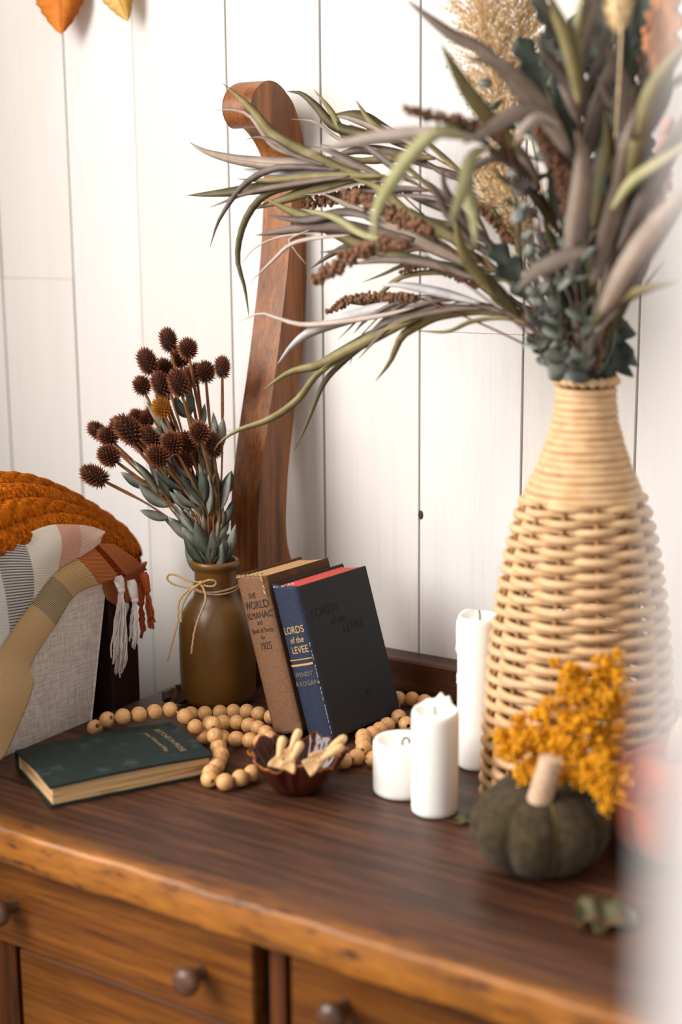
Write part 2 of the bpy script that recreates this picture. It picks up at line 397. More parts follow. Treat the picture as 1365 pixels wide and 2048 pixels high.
M['euca_d'] = leafmat('leaf_eucalyptus_dark', lin(60, 60, 54), lin(92, 92, 84))
M['oakleaf'] = leafmat('leaf_oak_dark', lin(40, 46, 38), lin(62, 68, 58))
M['sage'] = leafmat('leaf_sage', lin(98, 100, 88), lin(140, 141, 128), None)
M['sage_d'] = leafmat('leaf_sage_dark', lin(54, 60, 50), lin(84, 90, 78), None)
M['orange_leaf'] = leafmat('leaf_orange', lin(196, 104, 24), lin(220, 134, 40), lin(176, 90, 20), trans=0.3)
M['yellow_leaf'] = leafmat('leaf_yellow', lin(206, 160, 72), lin(214, 182, 116), lin(176, 120, 50), trans=0.3)
M['brown_leaf'] = leafmat('leaf_brown', lin(66, 42, 30), lin(96, 64, 46))
M['peach_leaf'] = leafmat('leaf_peach', lin(176, 116, 72), lin(196, 138, 92))
M['stem_red'] = speckled('stem_redbrown', lin(84, 50, 36), lin(118, 72, 52), 100, 0.7, 0.1)
M['stem_brown'] = speckled('stem_brown', lin(96, 58, 26), lin(130, 84, 42), 120, 0.8, 0.2)
M['stem_green'] = speckled('stem_green', lin(74, 80, 66), lin(104, 108, 92), 100, 0.7, 0.1)
M['seed'] = speckled('brown_seed', lin(92, 62, 44), lin(136, 98, 72), 260, 0.85, 0.2)
M['seed_pink'] = speckled('pink_seed', lin(176, 138, 128), lin(196, 160, 150), 260, 0.85, 0.2)
M['pampas'] = speckled('pampas_tan', lin(204, 172, 124), lin(232, 208, 168), 200, 0.9, 0)
M['yellow'] = speckled('yellow_floret', lin(200, 128, 4), lin(230, 164, 24), 120, 0.85, 0.2)
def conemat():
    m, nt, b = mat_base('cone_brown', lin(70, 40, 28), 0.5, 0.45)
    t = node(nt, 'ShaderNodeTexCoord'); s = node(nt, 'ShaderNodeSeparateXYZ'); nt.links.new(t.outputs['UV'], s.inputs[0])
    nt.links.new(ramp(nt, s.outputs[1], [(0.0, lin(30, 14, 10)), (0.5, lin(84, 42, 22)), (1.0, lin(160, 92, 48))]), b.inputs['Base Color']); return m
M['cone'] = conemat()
M['cone_gold'] = speckled('cone_gold', lin(140, 84, 20), lin(180, 118, 36), 200, 0.7, 0)

# ================================================================== THE SETTING
YWALL = 1.475
wall = structure(obj('wall_back', MB().box((-1.75, YWALL+0.020, -0.85), (0.75, YWALL+0.06, 1.75)), M['gap']))
xs = [-1.72, -1.53]+[float(onY(px, 600, YWALL)[0]) for px in (149, 283, 463.5, 645.6, 840.3, 1049, 1281)]
while xs[-1] < 0.6: xs.append(xs[-1]+0.137)
def zwall(px, py): return float(onY(px, py, YWALL)[2])
joints = {1: zwall(60, 557), 3: zwall(455, 862), 6: zwall(880, 664)}
for i in range(len(xs)-1):
    g = 0.0013 if i not in (2,) else 0.0002          # one joint is filled with paint and barely shows
    gl = 0.0013 if i not in (3,) else 0.0002
    zs = [-0.85]+([joints[i]] if i in joints else [])+[1.75]
    for a, b in zip(zs[:-1], zs[1:]):
        structure(obj('plank', MB().box((xs[i]+gl, YWALL+random.uniform(-0.0006, 0.0006), a+0.00012), (xs[i+1]-g, YWALL+0.0199, b-0.00012), 0.0008), M['plank'][i % 4], wall, smooth=False))
kh = onY(845, 1030, YWALL)
structure(obj('knot_hole', MB().ball((xs[6]+0.0025, YWALL, kh[2]), (0.004, 0.002, 0.006), 10, 6), M['knot'], wall))
lw = structure(obj('wall_left', MB().box((-1.69, 0.62, -0.85), (-1.65, YWALL-0.001, 1.75)), mat_base('tan_paint', (0.55, 0.45, 0.36, 1), 0.7, 0.1)[0]))
fl = structure(obj('floor', MB().box((-2.2, -0.6, -0.87), (0.75, YWALL+0.06, -0.85)), M['floor']))
# white painted jamb close on the right, far out of focus
j0 = at(1330, 1200, 0.31)
jm = MB(); jx, jy = float(j0[0]), float(j0[1])
ja = math.radians(-18); jb = math.radians(16)
ux, uy = np.array([math.cos(ja), math.sin(ja)]), np.array([-math.sin(jb), math.cos(jb)])
pr_ = [(0, 0), (0.012, -0.002), (0.06, -0.002), (0.064, 0.0), (0.064, 0.045), (0.012, 0.045), (0.003, 0.041)]
V = []
for z in (-0.85, 1.4):
    for a, b in pr_:
        q = np.array([jx, jy])+ux*a+uy*b; V.append((q[0], q[1], z))
n_ = len(pr_)
jm.add(V, [tuple(range(n_)), tuple(range(2*n_-1, n_-1, -1))]+[(i, (i+1) % n_, n_+(i+1) % n_, n_+i) for i in range(n_)])
structure(obj('trim_1', jm, mat_base('jamb_paint', (0.50, 0.465, 0.45, 1), 0.6, 0.2)[0], smooth=False))

# ================================================================== DRESSER
YF = 0.895
dr = thing('dresser', 'worn brown oak dresser with round knobs holding the whole display', 'dresser', (-0.61, YF, -0.85))
XL, XR = -1.105, -0.12
YB = 1.437                                       # front of the low back rail
# top: slab with softly worn front lip
tm = MB(); prof = [(YF+0.003, -0.036), (YF+0.0006, -0.0345), (YF, -0.032), (YF, -0.004), (YF+0.0006, -0.0018), (YF+0.002, -0.0004), (YF+0.004, 0.0), (YWALL-0.001, 0.0), (YWALL-0.001, -0.036)]
nx = 60; V = []; F = []; X = np.linspace(XL, XR, nx); np_ = len(prof)
for i, x in enumerate(X):
    wv = 0.0012*math.sin(x*37)+0.0008*math.sin(x*91+1)
    for k, (y, z) in enumerate(prof): V.append((x, y+(wv if k < 7 else 0), z))
for i in range(nx-1):
    for k in range(np_): F.append((i*np_+k, i*np_+(k+1) % np_, (i+1)*np_+(k+1) % np_, (i+1)*np_+k))
F += [tuple(range(np_-1, -1, -1)), tuple((nx-1)*np_+k for k in range(np_))]
tm.add(V, F)
top = obj('dresser_top', tm, M['top'], dr, smooth='angle')
def shift_origin(o, off):
    """move an object's own origin so that its texture space starts there"""
    o.data.transform(Matrix.Translation(-Vector(off))); o.location = Vector(o.location)+Vector(off)
    INV[o.name] = Matrix.Translation(-Vector(off)) @ INV[o.name]
obj('back_rail', MB().box((-0.985, YB, 0.0), (XR-0.01, YWALL-0.0008, 0.042), 0.0025), M['oak_dark'], dr, smooth=False)
YD = 0.912
obj('carcass', MB().box((XL+0.02, YD+0.02, -0.83), (XR-0.02, YWALL-0.002, -0.0365)), M['carcass'], dr, smooth=False)
for a, b in ((-1.082, -1.046), (-0.6735, -0.6580), (-0.20, -0.145)):
    obj('stile', MB().box((a, YD+0.004, -0.83), (b, YD+0.0199, -0.0365), 0.001), M['oak_v'], dr, smooth=False)
def drawer(x0, x1, z0, z1, knobs, y0=YD):
    d = obj('drawer_front', MB().box((x0, y0, z0), (x1, y0+0.0195, z1), 0.0025), M['oak'], dr, smooth=False)
    for kx, kz in knobs:
        k = MB(); prof = [(0.0075, 0.0), (0.0065, -0.004), (0.0062, -0.009), (0.010, -0.013), (0.0128, -0.018), (0.0132, -0.022), (0.0115, -0.026), (0.006, -0.0285), (0.0005, -0.029)]
        V = []; F = []; n = 24
        for i, (r, q) in enumerate(prof):
            for t in range(n): V.append((kx+r*math.cos(2*PI*t/n), y0+q, kz+r*math.sin(2*PI*t/n)))
        for i in range(len(prof)-1):
            for t in range(n): F.append((i*n+t, i*n+(t+1) % n, (i+1)*n+(t+1) % n, (i+1)*n+t))
        F.append(tuple((len(prof)-1)*n+t for t in range(n)))
        k.add(V, F); obj('knob', k, M['knob'], d)
    return d
drawer(-1.042, -0.6885, -0.131, -0.0385, [(-0.9761+0.000, -0.0866), (-0.7484+0.003, -0.0885)])
drawer(-0.6490, -0.205, -0.131, -0.0385, [(-0.5931-0.001, -0.0745), (-0.30, -0.085)])
drawer(-0.982, -0.6885, -0.33, -0.137, [(-0.83, -0.235)], YD+0.009)
obj('stile', MB().box((-1.042, YD+0.010, -0.83), (-0.988, YD+0.0199, -0.137), 0.001), M['oak_v'], dr, smooth=False)
drawer(-0.6490, -0.205, -0.33, -0.137, [(-0.42, -0.235)], YD+0.009)
for z0, z1 in ((-0.56, -0.34), (-0.80, -0.57)):
    drawer(-0.982, -0.6885, z0, z1, [(-0.93, (z0+z1)/2), (-0.75, (z0+z1)/2)], YD+0.009)
    drawer(-0.6490, -0.205, z0, z1, [(-0.42, (z0+z1)/2)], YD+0.004)
for x in (XL+0.05, XR-0.05):
    for y in (YD+0.03, YWALL-0.05): obj('foot', MB().box((x-0.025, y-0.02, -0.85), (x+0.025, y+0.02, -0.83), 0.002), M['oak_v'], dr, smooth=False)

# scrolled harp post at the back of the dresser: side profile cut from a thick board
XP = float(onY(580, 1110, 1.43)[0]); TH = 0.0415
front_px = [(519, 1175), (517.5, 1150), (517, 1100), (517, 1060), (517.5, 1030), (521, 970), (527, 920), (533, 870), (540, 820), (549, 760), (557, 700), (564, 640), (571, 580), (577, 520), (581, 460), (583.5, 400), (584.5, 350), (581, 315)]
back_px = [(609, 300), (610.5, 320), (613, 380), (615, 440), (615.5, 480), (613, 560), (608, 650), (600, 740), (592, 800), (585, 860), (577, 940), (573, 1010), (572.5, 1050), (575, 1085), (582, 1115), (594, 1150), (604, 1175)]
def yz(px, py): p = onX(px, py, XP); return (p[1], p[2])
# scroll head: an eye whose rim runs into the back curve
head_front = [(575, 300), (566, 282), (553, 263), (540, 252), (527, 255), (516, 250), (506, 232), (502.5, 210), (506, 190), (516, 173), (530, 163), (541, 161), (553, 165), (565, 175), (574, 187), (586, 205), (597, 235), (604, 265)]
fz = [yz(*p) for p in front_px]; bz = [yz(*p) for p in back_px]
lo_f = [(fz[0][0]+0.004, 0.0), (fz[0][0]+0.001, 0.05)]; lo_b = [(YB-0.0008, 0.06), (YB-0.0008, 0.0)]
outline = lo_f+[tuple(q) for q in spline(fz, 60)]+[tuple(q) for q in spline([yz(*p) for p in head_front], 70)]+[tuple(q) for q in spline(bz, 60)]+lo_b
outline = [(min(y, YWALL-0.001), z) for y, z in outline]
pm = MB(); n = len(outline)
V = [(XP-TH, y, z) for y, z in outline]+[(XP, y, z) for y, z in outline]
pm.add(V, [(i, (i+1) % n, n+(i+1) % n, n+i) for i in range(n)]+[tuple(range(n-1, -1, -1)), tuple(range(n, 2*n))])
po = obj('scrolled_post', pm, M['post'], dr, smooth='angle')
po['label'] = 'tall scrolled oak post at the back of the dresser'
cen = yz(541, 208)
cm = MB(); rr = 0.028
V = []; F = []; nn = 40
for x in (XP+0.0005, XP-TH-0.0005):
    for t in range(nn): V.append((x, cen[0]+rr*0.98*math.cos(2*PI*t/nn), cen[1]+rr*math.sin(2*PI*t/nn)))
cm.add(V, [(t, nn+t, nn+(t+1) % nn, (t+1) % nn) for t in range(nn)]+[tuple(range(nn)), tuple(range(2*nn-1, nn-1, -1))])
CEN = cen

# ================================================================== BOOKS
def text_mb(lines, mat=None):
    """lines = [(string, size, x, y)] -> flat lettering in local xy, each line centred"""
    mb = MB()
    for s, size, x, y in lines:
        cu = bpy.data.curves.new('lettering', 'FONT'); cu.body = s; cu.size = size; cu.align_x = 'CENTER'; cu.resolution_u = 3
        o = bpy.data.objects.new('lettering_tmp', cu); COL.objects.link(o)
        dg = bpy.context.evaluated_depsgraph_get(); me = bpy.data.meshes.new_from_object(o.evaluated_get(dg))
        mb.add([(v.co.x+x, v.co.y+y, 0.0) for v in me.vertices], [tuple(p.vertices) for p in me.polygons])
        bpy.data.objects.remove(o); bpy.data.curves.remove(cu); bpy.data.meshes.remove(me)
    return mb
def standing_book(name, label, P, psi, al, T, Hh, W, spine_mat, cover_mat, page_mat, bulge=0.004, up=0.003, dn=0.0045):
    """local a = thickness (left to right seen from the spine), b = height, c = spine to fore edge"""
    z = np.array([0, 0, 1.0]); w_ = np.array([math.sin(psi), math.cos(psi), 0]); u0 = np.array([math.cos(psi), -math.sin(psi), 0])
    u = math.cos(al)*u0+math.sin(al)*z; v = -math.sin(al)*u0+math.cos(al)*z
    # local frame (a, c, b) is left handed in (u, v, w): use x=u, y=w, z=v
    o = thing(name, label, 'book', (P[0], P[1], 0.0005), None, (u, w_, v))
    bd = 0.0028
    for nm, a, e in (('back_cover', 0.0, up), ('front_cover', T-bd, -dn)):      # the old boards have slipped against each other
        obj(nm, MB().box((a, 0.004, max(0.0, e)), (a+bd, W, Hh+e), 0.0006), cover_mat, o, smooth=False, local=True)
    sm = MB(); k = 11; V = []; zz = [0, 0.004]+list(np.linspace(0.01, Hh-0.01, 8))+[Hh-0.003, Hh]
    for b in zz:
        for i in range(k):
            t = i/(k-1); y = -bulge*math.sin(PI*t)**0.6; V.append((T*t, y+0.004*(0.0 if 0.12 < t < 0.88 else 0.25), b+(up-(up+dn)*t)*(b/Hh)**6))
        for i in range(k):
            t = 1-i/(k-1); y = -bulge*math.sin(PI*t)**0.6; V.append((T*t, y+0.0045, b+(up-(up+dn)*t)*(b/Hh)**6))
    q = 2*k; F = []
    for r in range(len(zz)-1):
        for i in range(q): F.append((r*q+i, r*q+(i+1) % q, (r+1)*q+(i+1) % q, (r+1)*q+i))
    F += [tuple(range(q-1, -1, -1)), tuple((len(zz)-1)*q+i for i in range(q))]
    sm.add(V, F); obj('spine', sm, spine_mat, o, local=True)
    pm_ = MB(); V = []; F = []; m = 9
    for b in (0.003, Hh-0.0012):
        for i in range(m):
            t = i/(m-1); V.append((bd+(T-2*bd)*t, W-0.004-0.006*math.sin(PI*t)**0.8, b+((up-0.002)-(up+dn-0.003)*t)*(b > 0.01)))
        V += [(T-bd, 0.003, b-(dn-0.001)*(b > 0.01)), (bd, 0.003, b+(up-0.002)*(b > 0.01))]
    q = m+2
    pm_.add(V, [(i, (i+1) % q, q+(i+1) % q, q+i) for i in range(q)]+[tuple(range(q-1, -1, -1)), tuple(range(q, 2*q))])
    obj('page_block', pm_, page_mat, o, smooth=False, local=True)
    return o
def place_text(mb, fn, sx=1.0): mb.v = [fn(p[0]*sx, p[1], p[2]) for p in mb.v]; return mb
def spine_text(T, bulge):
    return lambda x, y, z: (T/2+x, -bulge*math.sin(PI*min(max((T/2+x)/T, 0.02), 0.98))**0.6-0.0004, y)
# almanac
T, Hh, W = 0.0428, 0.1791, 0.1104
al_ = standing_book('almanac_book', 'tan cloth almanac with frayed spine leaning behind the navy book', (-0.8985, 1.2383), 0.0946, 0.290, T, Hh, W, M['almanac'], M['almanac_cover'], M['pages_tan'], 0.0045)
L = [('THE', 0.0085, 0.000, 0.1535), ('WORLD', 0.0128, 0.003, 0.1415), ('ALMANAC', 0.0110, 0.003, 0.1305), ('and', 0.0078, 0.003, 0.1235), ('Book of Facts', 0.0078, 0.003, 0.1145), ('for', 0.0070, 0.003, 0.1070), ('1925', 0.0118, 0.004, 0.0955)]
obj('title_lettering', place_text(text_mb(L), spine_text(T, 0.0045), 0.72), M['ink'], al_, False, True)['label'] = 'black spine lettering'
fm = MB()
for i in range(26):
    t = random.uniform(0.05, 0.98); y = -0.0045*math.sin(PI*t)**0.6
    fm.tube([(T*t, y+0.001, Hh-0.0015), (T*t+random.uniform(-.001, .001), y-0.0005, Hh+random.uniform(0.0002, 0.0022)), (T*t+random.uniform(-.002, .002), y+random.uniform(-.001, .002), Hh+random.uniform(-0.002, 0.002))], 0.0005, 4)
for i in range(14):
    b = Hh-random.uniform(0, 0.022); fm.tube([(T-0.004, -0.0028, b), (T-0.002+random.uniform(-.001, .001), -0.0022, b-0.004)], 0.0005, 4)
obj('frayed_threads', fm, M['fray'], al_, local=True)['kind'] = 'stuff'
# navy book
T, Hh, W = 0.0346, 0.1748, 0.123
lo = standing_book('navy_book', 'navy and black cloth book with gold spine title and red page tops, leaning in front', (-0.8489, 1.2374), 0.0946, 0.296, T, Hh, W, M['navy'], M['black'], M['pages_red'], 0.003)
L = [('LORDS', 0.0112, 0.001, 0.1215), ('of the', 0.0098, 0.003, 0.1110), ('LEVEE', 0.0110, 0.004, 0.0995)]
obj('title_lettering', place_text(text_mb(L), spine_text(T, 0.003), 0.82), M['gold'], lo, False, True)['label'] = 'gold spine lettering'
L = [('WENDT', 0.0072, 0, 0.0735), ('& KOGAN', 0.0072, 0.001, 0.0635)]
obj('author_lettering', place_text(text_mb(L), spine_text(T, 0.003)), M['gold_dim'], lo, False, True)['label'] = 'faded gold author names'
rm = MB()
for b, h in ((0.0925, 0.0005), (0.0865, 0.0011)):
    f_ = spine_text(T, 0.003)
    for i in range(12):
        x0 = -T*0.46+T*0.92*i/12; x1 = -T*0.46+T*0.92*(i+1)/12
        rm.add([f_(x0, b-h, 0), f_(x1, b-h, 0), f_(x1, b+h, 0), f_(x0, b+h, 0)], [(0, 1, 2, 3)])
obj('gold_rule', rm, M['gold'], lo, False, True)
fm = MB()
for i in range(18):
    t = random.uniform(0.02, 0.98); y = -0.003*math.sin(PI*t)**0.6
    fm.tube([(T*t, y+0.001, Hh-0.001), (T*t+random.uniform(-.0015, .0015), y-0.0004, Hh+random.uniform(-0.0015, 0.0012))], 0.0006, 4)
for i in range(40):
    b = random.uniform(0.0, 0.1)+random.choice([0, 0.01, 0.02]); fm.tube([(T-0.0004, -0.0002, b), (T-0.0002, 0.0, b+random.uniform(0.001, 0.004))], 0.00045, 4)
obj('frayed_threads', fm, M['fray_pale'], lo, local=True)['kind'] = 'stuff'
L = [('LORDS', 0.0150, -0.022, 0.014), ('of the', 0.0110, -0.004, 0.001), ('LEVEE', 0.0150, 0.020, -0.012)]
obj('cover_stamp', place_text(text_mb(L), lambda x, y, z: (T+0.0003, 0.058+x, 0.118+y)), M['emboss'], lo, False, True)['label'] = 'blind stamped cover title'
obj('cover_mark', place_text(text_mb([('W', 0.012, 0.018, -0.088)]), lambda x, y, z: (T+0.0003, 0.058+x, 0.118+y)), M['emboss'], lo, False, True)
# green book lying flat: local x = long side, y = width, z up
psi = 1.0787; l_ = np.array([math.cos(psi), math.sin(psi), 0]); w2 = np.array([-math.sin(psi), math.cos(psi), 0])
gT, gL, gW = 0.0216, 0.1731, 0.1177
gb = thing('green_book', 'worn dark green cloth book lying flat at the left', 'book', (-0.9625, 0.9548, 0.0006), None, (l_, w2, np.array([0, 0, 1.0])))
def warp(x, y): return 0.004*math.sin(PI*min(max(x/gL, 0), 1))*0.5+0.0022*math.sin(PI*1.1*y/gW)
def board(z0, th, sag):
    G = [[(x, y, z0+sag*warp(x, y)) for x in np.linspace(0, gL, 16)] for y in np.linspace(0, gW, 10)]
    return MB().grid(np.array(G)[::-1], 0).v, G
def slab(z0, z1, sag0, sag1, ins, ins_b=0.0):
    mb = MB(); a, b = 18, 10
    X = np.linspace(ins, gL-ins, a); Y = np.linspace(ins, gW-ins_b, b)
    Vt = [(x, y, z1+sag1*warp(x, y)) for y in Y for x in X]; Vb = [(x, y, z0+sag0*warp(x, y)) for y in Y for x in X]
    o = a*b; F = [(i*a+j, i*a+j+1, (i+1)*a+j+1, (i+1)*a+j) for i in range(b-1) for j in range(a-1)]
    F += [(o+i*a+j, o+(i+1)*a+j, o+(i+1)*a+j+1, o+i*a+j+1) for i in range(b-1) for j in range(a-1)]
    for j in range(a-1): F += [(j, o+j, o+j+1, j+1), ((b-1)*a+j, (b-1)*a+j+1, o+(b-1)*a+j+1, o+(b-1)*a+j)]
    for i in range(b-1): F += [(i*a, (i+1)*a, o+(i+1)*a, o+i*a), (i*a+a-1, o+i*a+a-1, o+(i+1)*a+a-1, (i+1)*a+a-1)]
    return mb.add(Vt+Vb, F)
obj('front_cover', slab(gT-0.0024, gT, 1, 1, 0.0), M['green_book'], gb, False, True)
obj('back_cover', slab(0, 0.0022, 0, 0, 0.0), M['green_book'], gb, False, True)
def pgmat():
    m, nt, b = mat_base('old_pages', lin(214, 178, 130), 0.85, 0.15)
    n = noise(nt, coords(nt, (5, 5, 1300)), 1.0, 2); n2 = noise(nt, coords(nt, (9, 9, 160)), 1.0, 2, 0.5, 0.6)
    c = ramp(nt, n, [(0.35, lin(196, 152, 100)), (0.6, lin(230, 196, 148))]); c2 = ramp(nt, n2, [(0.36, (0.45, 0.36, 0.28, 1)), (0.45, (1, 1, 1, 1))])
    nt.links.new(mix(nt, 0.8, c, c2, 'MULTIPLY'), b.inputs['Base Color']); bump(nt, b, n, 0.6, 0.0006); return m
obj('page_block', slab(0.0022, gT-0.0024, 0, 1, 0.0032, 0.002), pgmat(), gb, False, True)
sp = MB(); V = []; F = []; a = 14; X = np.linspace(0, gL, a)
for x in X:
    for k in range(7):
        t = k/6; zt = gT+warp(x, gW); V.append((x, gW-0.0004+0.003*math.sin(PI*t), t*zt))
for i in range(a-1):
    for k in range(6): F.append((i*7+k, i*7+k+1, (i+1)*7+k+1, (i+1)*7+k))
obj('spine', sp.add(V, F), M['green_book'], gb, local=True)
# gilt title runs from the spine towards the fore edge, its top towards the far end
L = [('SKETCHES IN PROSE', 0.0086, 0, 0.0), ('James Whitcomb Riley', 0.0068, 0.001, -0.0145)]
def on_cover(x, y, z):
    X, Y = gL-0.027+y, gW*0.50-x; return (X, Y, gT+warp(X, Y)+0.0003)
obj('title_lettering', place_text(text_mb(L), on_cover), M['gilt'], gb, False, True)['label'] = 'worn gilt title'

# ================================================================== LINEN BIN, DARK BOX, BLANKETS
bn = thing('linen_hamper', 'linen covered hamper under the throws, standing left of the dresser', 'hamper', (-1.30, 0.95, -0.85))
bm = MB(); b0, b1 = (0.72, 1.174), (0.70, 1.208); zl = 0.160
q0 = 1.174-(1.208-1.174)/0.16*0.85
V = [(-1.52, 0.74, -0.85), (-1.116, 0.74, -0.85), (-1.116, q0, -0.85), (-1.52, q0, -0.85), (-1.54, b1[0], zl), (-1.110, b1[0], zl), (-1.110, b1[1], zl), (-1.54, b1[1], zl)]
bm.add(V, [(0,3,2,1),(4,5,6,7),(0,1,5,4),(1,2,6,5),(2,3,7,6),(3,0,4,7)])
obj('body', bm, M['linen'], bn, smooth=False)
obj('edge_seam', MB().tube([(-1.116, q0, -0.848), (-1.1105, b1[1]-0.001, 0.158)], 0.0016, 6), M['linen'], bn)
db = tag(obj('dark_block', MB().box((-1.40, 1.213, -0.85), (-1.112, 1.262, 0.138), 0.003), M['dark_box'], smooth=False, origin=(-1.24, 1.24, -0.85)), 'dark maroon case between the linen hamper and the wall', 'case')  # plain dark maroon block filling the gap behind the hamper

def drape(side1, side2, nu, nv, d1, d2, bulge, thick, disp=None):
    """a cloth strip between two edge curves; bulge lifts its middle off the line between them"""
    A = spline([at(x, y, d) for (x, y), d in zip(side1, d1)], nu); B = spline([at(x, y, d) for (x, y), d in zip(side2, d2)], nu)
    G = np.zeros((nv, nu, 3))
    for i in range(nv):
        t = i/(nv-1); G[i] = A*(1-t)+B*t
    dj = np.gradient(G, axis=1); di = np.gradient(G, axis=0); N = np.cross(dj, di); N /= np.maximum(np.linalg.norm(N, axis=2), 1e-9)[..., None]
    if np.mean(N@FF) > 0: N = -N
    for i in range(nv):
        t = i/(nv-1)
        for j in range(nu):
            h = bulge*math.sin(PI*t)
            if disp: h += disp(j/(nu-1), t)
            G[i, j] += N[i, j]*h
    mb = MB(); mb.grid(G, thick); return mb
dl = lambda pts, k=0.0: [1.487+0.17*max(x, -340)/213+k for x, y in pts]
kn = thing('knit_blanket', 'rust orange cable knit blanket heaped over the top of the hamper', 'blanket', at(120, 1060, 1.66))
top_ = [(-330, 1080), (-200, 1005), (-70, 970), (0, 958), (60, 964), (130, 993), (200, 1034), (250, 1074), (272, 1112)]
low_ = [(-330, 1230), (-200, 1190), (-70, 1150), (0, 1112), (50, 1090), (100, 1075), (160, 1075), (205, 1095), (262, 1122)]
def cable(u, v):
    p = v*5.0+0.25*math.sin(u*9); k = p % 1.0
    env = math.sin(PI*k)**0.7
    return 0.0045*env*(0.65+0.45*abs(math.sin(u*58+(1 if int(p) % 2 else -1)*k*3.2)))+0.0008*math.sin(u*240)*math.sin(v*130)
def heap(edges, deps, nu, nv, thick, disp):
    """loft through several edge curves (back to front)"""
    C_ = [spline([at(x, y, d) for (x, y), d in zip(e, ds)], nu) for e, ds in zip(edges, deps)]
    G = np.array([spline([c[j] for c in C_], nv) for j in range(nu)]).transpose(1, 0, 2)
    dj = np.gradient(G, axis=1); di = np.gradient(G, axis=0); N = np.cross(dj, di); N /= np.maximum(np.linalg.norm(N, axis=2), 1e-9)[..., None]
    if np.mean(N@FF) > 0: N = -N
    for i in range(nv):
        for j in range(nu): G[i, j] += N[i, j]*disp(j/(nu-1), i/(nv-1))
    mb = MB(); mb.grid(G, thick); return mb
mid_ = [((a[0]*0.55+b[0]*0.45), (a[1]*0.55+b[1]*0.45)) for a, b in zip(top_, low_)]
bk_ = [(a[0], a[1]+40) for a in top_]
obj('knit_body', heap([bk_, top_, mid_, low_], [dl(top_, 0.20), dl(top_, 0.15), dl(mid_, 0.05), dl(low_, 0.012)], 260, 60, 0.006, cable), M['knit'], kn)
pt = thing('plaid_throw', 'cream tan and orange plaid throw with white fringe hanging over the hamper', 'blanket', at(150, 1150, 1.6))
u1 = [(228, 1088), (175, 1088), (121, 1118), (60, 1188), (20, 1248), (-30, 1332), (-60, 1400), (-90, 1450)]
u2 = [(294, 1140), (206, 1166), (154, 1191), (110, 1250), (60, 1338), (66, 1370), (22, 1495), (-12, 1532)]
rip = lambda u, v: 0.0012*math.sin(u*23+v*3)+0.0008*math.sin(u*11-v*5)
obj('under_layer', drape(u1, u2, 120, 24, dl(u1, -0.014), [d-0.010 for d in dl(u2)], 0.004, 0.003, rip), M['plaid_under'], pt)
a1 = [(208, 1062), (160, 1050), (103, 1050), (55, 1068), (0, 1110), (-50, 1180), (-80, 1260)]
a2 = [(203, 1086), (165, 1112), (121, 1138), (73, 1192), (30, 1252), (-15, 1320), (-60, 1390)]
obj('upper_layer', drape(a1, a2, 120, 24, dl(a1, 0.004), dl(a2, -0.022), 0.006, 0.003, rip), M['plaid_top'], pt)
e1 = [(207, 1150), (240, 1142), (270, 1132), (292, 1122)]
e2 = [(214, 1200), (236, 1212), (262, 1200), (288, 1168)]
obj('folded_end', drape(e1, e2, 40, 12, [1.653, 1.675, 1.69, 1.70], [1.665, 1.685, 1.70, 1.71], -0.004, 0.003), M['plaid_end'], pt)
def tassel(top_px, knot_px, end_px, d, mat, wpx=12, name='tassel'):
    mb = MB(); k = at(*knot_px, d); mpp = d/FPX
    t0 = at(*top_px, d); mb.tube(spline([t0, (t0+k)/2+nrm(t0-k)*0.001, k], 5), [0.0045, 0.006, 0.0055, 0.005, 0.0038], 8)
    mb.ball(k, (0.0046, 0.0046, 0.005), 8, 6)
    for i in range(16):
        o = np.array([random.uniform(-1, 1)*wpx*mpp, random.uniform(-1, 1)*wpx*mpp*0.6, 0])
        e = at(end_px[0], end_px[1]+random.uniform(-22, 10), d)+o
        m1 = k*0.6+e*0.4+o*0.35+np.array([random.uniform(-.0015, .0015), 0, 0]); m2 = k*0.25+e*0.75+o*0.2+np.array([random.uniform(-.002, .002), 0, 0])
        P = spline([k+o*0.15, m1, m2, e], 12)
        P = P+np.array([[math.sin(q*1.5+i)*0.0007, math.cos(q*1.5+i)*0.0007, 0] for q in range(12)])
        mb.tube(P, 0.0011, 5)
    return obj(name, mb, mat, pt)
tassel((236, 1152), (243, 1180), (236, 1322), 1.660, M['fringe'], 13)
tassel((262, 1160), (270, 1200), (268, 1290), 1.664, M['fringe'], 9)
tassel((250, 1205), (246, 1230), (240, 1345), 1.685, M['fringe'], 9)
tassel((286, 1145), (294, 1180), (303, 1250), 1.690, M['fringe_rust'], 7)
tassel((280, 1165), (282, 1205), (286, 1270), 1.70, M['fringe_rust'], 6)

# ================================================================== BROWN JAR, TWINE AND DRIED CONE FLOWERS
JC = onZ(438, 1398)
jr = thing('bottle_jar', 'matte olive brown glass jar with a twine bow at its neck', 'jar', (JC[0], JC[1], 0))
jp = [(0.0, 0.0006), (0.038, 0.0006), (0.0425, 0.003), (0.0445, 0.010), (0.0452, 0.04), (0.0452, 0.086), (0.0440, 0.098), (0.0400, 0.110), (0.0335, 0.120), (0.0275, 0.127), (0.0252, 0.134), (0.0248, 0.145), (0.0248, 0.158), (0.0258, 0.162), (0.0285, 0.1645), (0.0292, 0.168), (0.0282, 0.1712), (0.0262, 0.172), (0.0238, 0.170), (0.0222, 0.160), (0.0222, 0.135), (0.040, 0.10), (0.042, 0.02), (0.0, 0.004)]
obj('glass_body', MB().lathe([(max(r, 0.0003), z) for r, z in jp], (JC[0], JC[1], 0), 56, capb=False), M['jar'], jr)
tw = MB()
for dz, k in ((0.1372, 0), (0.1398, 1)):
    P = [(JC[0]+0.0268*math.cos(t), JC[1]+0.0268*math.sin(t), dz+0.0015*math.sin(2*t+k)) for t in np.linspace(0, 2*PI, 49)[:-1]]
    tw.tube(P, 0.0013, 6, closed=True)
